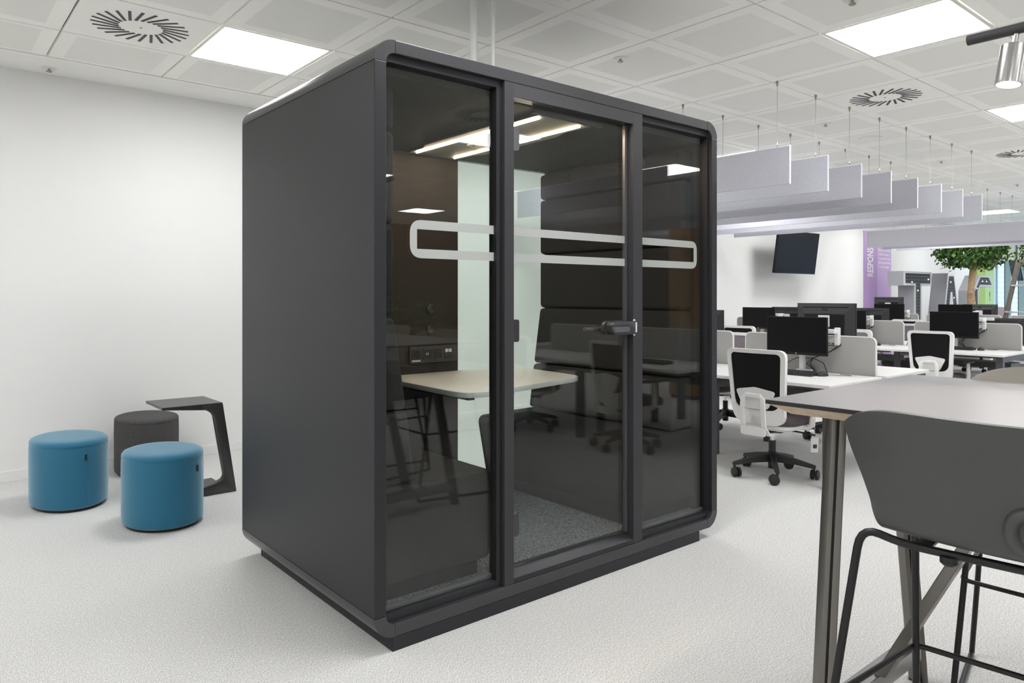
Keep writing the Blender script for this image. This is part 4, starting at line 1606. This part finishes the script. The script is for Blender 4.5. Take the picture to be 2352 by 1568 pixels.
# ------------------------------------------------------------------ trees
def tree(x, y, label, n, rad, seed, trunk=True):
    rnd = random.Random(seed)
    t = thing('indoor_tree', label, 'tree', (x, y, 0), 0, 'indoor trees at the far end')
    MB().lathe([(.20, 0), (.25, .02), (.28, .48), (.26, .50), (.24, .46)], 24).build('pot', 'pot', t, 40)
    MB().lathe([(0, .455), (.245, .455)], 24).build('soil', 'soil', t)
    pts = [(0.055 * math.sin(k * .9) * .25, .02 * math.cos(k * 1.3), .42 + k * .2) for k in range(9)]
    MB().tube(pts, [.072 + .006 * math.sin(k * 2.1) - .002 * k for k in range(9)], 12).build('trunk', 'bark', t, 60)
    mb = MB()
    for k in range(16):
        a = rnd.uniform(0, 2 * PI)
        e = rnd.uniform(-.1, 1.1)
        L = rad * rnd.uniform(.6, .95)
        p0 = Vector((0, 0, rnd.uniform(1.75, 2.05)))
        p1 = p0 + Vector((math.cos(a) * math.cos(e), math.sin(a) * math.cos(e), math.sin(e))) * L * .5 + Vector((0, 0, .06))
        p2 = p0 + Vector((math.cos(a) * math.cos(e), math.sin(a) * math.cos(e), math.sin(e) * .8)) * L
        mb.tube([p0, p1, p2], [.020, .012, .004], 6)
    mb.build('branches', 'bark', t, 60)
    lf = MB()
    for k in range(n):
        a = rnd.uniform(0, 2 * PI)
        s = rnd.uniform(-1, 1)
        rr2 = rad * rnd.uniform(.35, 1.0) ** .5 * (1 + .14 * math.sin(3 * a + seed) + .10 * math.sin(5 * a + 2 * s))
        c = math.sqrt(1 - s * s)
        p = Vector((math.cos(a) * c * rr2, math.sin(a) * c * rr2, 2.22 + s * rr2 * .62))
        if p.z < 1.80 + .1 * rnd.random():
            p.z = 1.80 + rnd.random() * .3
        L = rnd.uniform(.045, .085)
        R = Euler((rnd.uniform(-.9, .9), rnd.uniform(.2, 1.4), rnd.uniform(0, 6.28))).to_matrix().to_4x4()
        M = T(*p) @ R
        w = L * .42
        lf.add([(0, 0, 0), (L * .35, w, .006), (L * .75, w * .75, 0), (L, 0, -.010), (L * .75, -w * .75, 0), (L * .35, -w, .006), (L * .45, 0, -.006)],
               [(0, 6, 1), (1, 6, 2), (2, 6, 3), (3, 6, 4), (4, 6, 5), (5, 6, 0)], 1 if rnd.random() < .28 else 0, M)
    fo = lf.build('foliage', ['leaf_green', 'leaf_light'], t)
    fo['kind'] = 'stuff'


tree(15.5, 4.93, 'indoor tree with round dark green crown and pale peeling trunk', 2600, .58, 3)
tree(18.7, 4.35, 'second indoor tree, its leaves just entering at the right edge', 1800, .72, 8)

# ------------------------------------------------------------------ ladder shelf, far screen, armchair
ls = thing('ladder_shelf', 'brown wooden ladder shelf with pale steps at the far right', 'shelf', (17, 4.3, 0))
for xx in (-.05, .05):
    mb = MB()
    mb.add([(xx - .02, .66, 0), (xx + .02, .66, 0), (xx + .02, .72, 0), (xx - .02, .72, 0), (xx - .02, .25, 2.06), (xx + .02, .25, 2.06), (xx + .02, .31, 2.06), (xx - .02, .31, 2.06)],
           [(0, 1, 2, 3), (4, 5, 6, 7), (0, 1, 5, 4), (1, 2, 6, 5), (2, 3, 7, 6), (3, 0, 4, 7)])
    mb.build('upright', 'ladder_wood', ls, None, .004)
    mb = MB()
    mb.add([(xx - .02, -.72, 0), (xx + .02, -.72, 0), (xx + .02, -.66, 0), (xx - .02, -.66, 0), (xx - .02, -.31, 2.06), (xx + .02, -.31, 2.06), (xx + .02, -.25, 2.06), (xx - .02, -.25, 2.06)],
           [(0, 1, 2, 3), (4, 5, 6, 7), (0, 1, 5, 4), (1, 2, 6, 5), (2, 3, 7, 6), (3, 0, 4, 7)])
    mb.build('upright', 'ladder_wood', ls, None, .004)
    MB().box(xx - .02, xx + .02, -.29, .29, 2.0, 2.055).build('top_rail', 'ladder_wood', ls, None, .004)
for z in (.45, 1.0, 1.53):
    h = .69 - .41 * z / 2.06
    MB().box(-.12, .12, -h, h, z, z + .03).build('shelf_board', 'shelf_pale', ls, None, .004)
fs_ = thing('display_screen', 'dark blue display screen mounted at a slant in front of the far window', 'screen', (20.0, 5.45, 1.93))
Ms = Rz(-.5) @ Matrix.Rotation(-.22, 4, 'Y')
MB().box(-.03, .0, -.12, .12, -.24, .24, 0, Ms).build('screen', 'tv_blue', fs_, None, .004)
MB().box(.0005, .03, -.125, .125, -.245, .245, 0, Ms).build('back_cover', 'monitor_black', fs_, None, .004)
MB().tube([(.05, 0, .2), (.05, 0, 1.068)], .02, 10).build('ceiling_pole', 'dark_grey_metal', fs_, 40)
ac = thing('armchair', 'mauve high-backed armchair by the far window', 'armchair', (19.6, 5.75, 0), .6)
MB().box(-.22, .22, -.24, .24, .12, .44).build('seat', 'armchair_mauve', ac, 40, .04, 3)
MB().box(.14, .26, -.24, .24, .30, 1.08).build('backrest', 'armchair_mauve', ac, 40, .04, 3)
for s in (-1, 1):
    MB().box(-.18, .16, s * .27 - .04, s * .27 + .04, .12, .62).build('armrest', 'armchair_mauve', ac, 40, .03, 3)
    for xx in (-.18, .2):
        MB().tube([(xx, s * .2, 0), (xx * .9, s * .18, .13)], .015, 8).build('leg', 'ladder_wood', ac)

# ------------------------------------------------------------------ things behind the camera that the pod glass mirrors
cu = thing('tall_cupboard', 'tall oak cupboard behind the camera, mirrored in the right pod pane', 'cupboard', (8.10, -1.0, 0))
MB().box(-.36, .36, -.15, .25, .05, 2.25).build('carcass', 'oak', cu, None, .004)
MB().box(-.34, .34, -.13, .22, 0, .05).build('plinth', 'dark_grey_metal', cu)
for s in (-1, 1):
    d_ = MB().box(min(s * .003, s * .357), max(s * .003, s * .357), .2505, .27, .06, 2.24).build('door', 'oak', cu, None, .002)
    MB().tube([(s * .06, .27, 1.30), (s * .06, .28, 1.30)], .02, 14).build('knob', 'dark_grey_metal', d_, 40)
pc = thing('planter_cabinet', 'low grey cabinet planted with green leaves, behind the camera, mirrored in the glass', 'planter', (5.2, -3.4, 0))
MB().box(-1.3, 1.3, -.22, .22, .0, .92).build('cabinet', 'desk_grey', pc, None, .005)
rnd = random.Random(5)
lf = MB()
for k in range(900):
    p = (rnd.uniform(-1.25, 1.25), rnd.uniform(-.2, .2), .93 + abs(rnd.gauss(0, .14)))
    L = rnd.uniform(.08, .16)
    M = T(*p) @ Euler((rnd.uniform(-.9, .9), rnd.uniform(-1.4, .4), rnd.uniform(0, 6.28))).to_matrix().to_4x4()
    w = L * .3
    lf.add([(0, 0, 0), (L * .4, w, .01), (L, 0, -.02), (L * .4, -w, .01)], [(0, 1, 2), (0, 2, 3)], 1 if rnd.random() < .3 else 0, M)
fo = lf.build('foliage', ['leaf_green', 'leaf_light'], pc)
fo['kind'] = 'stuff'
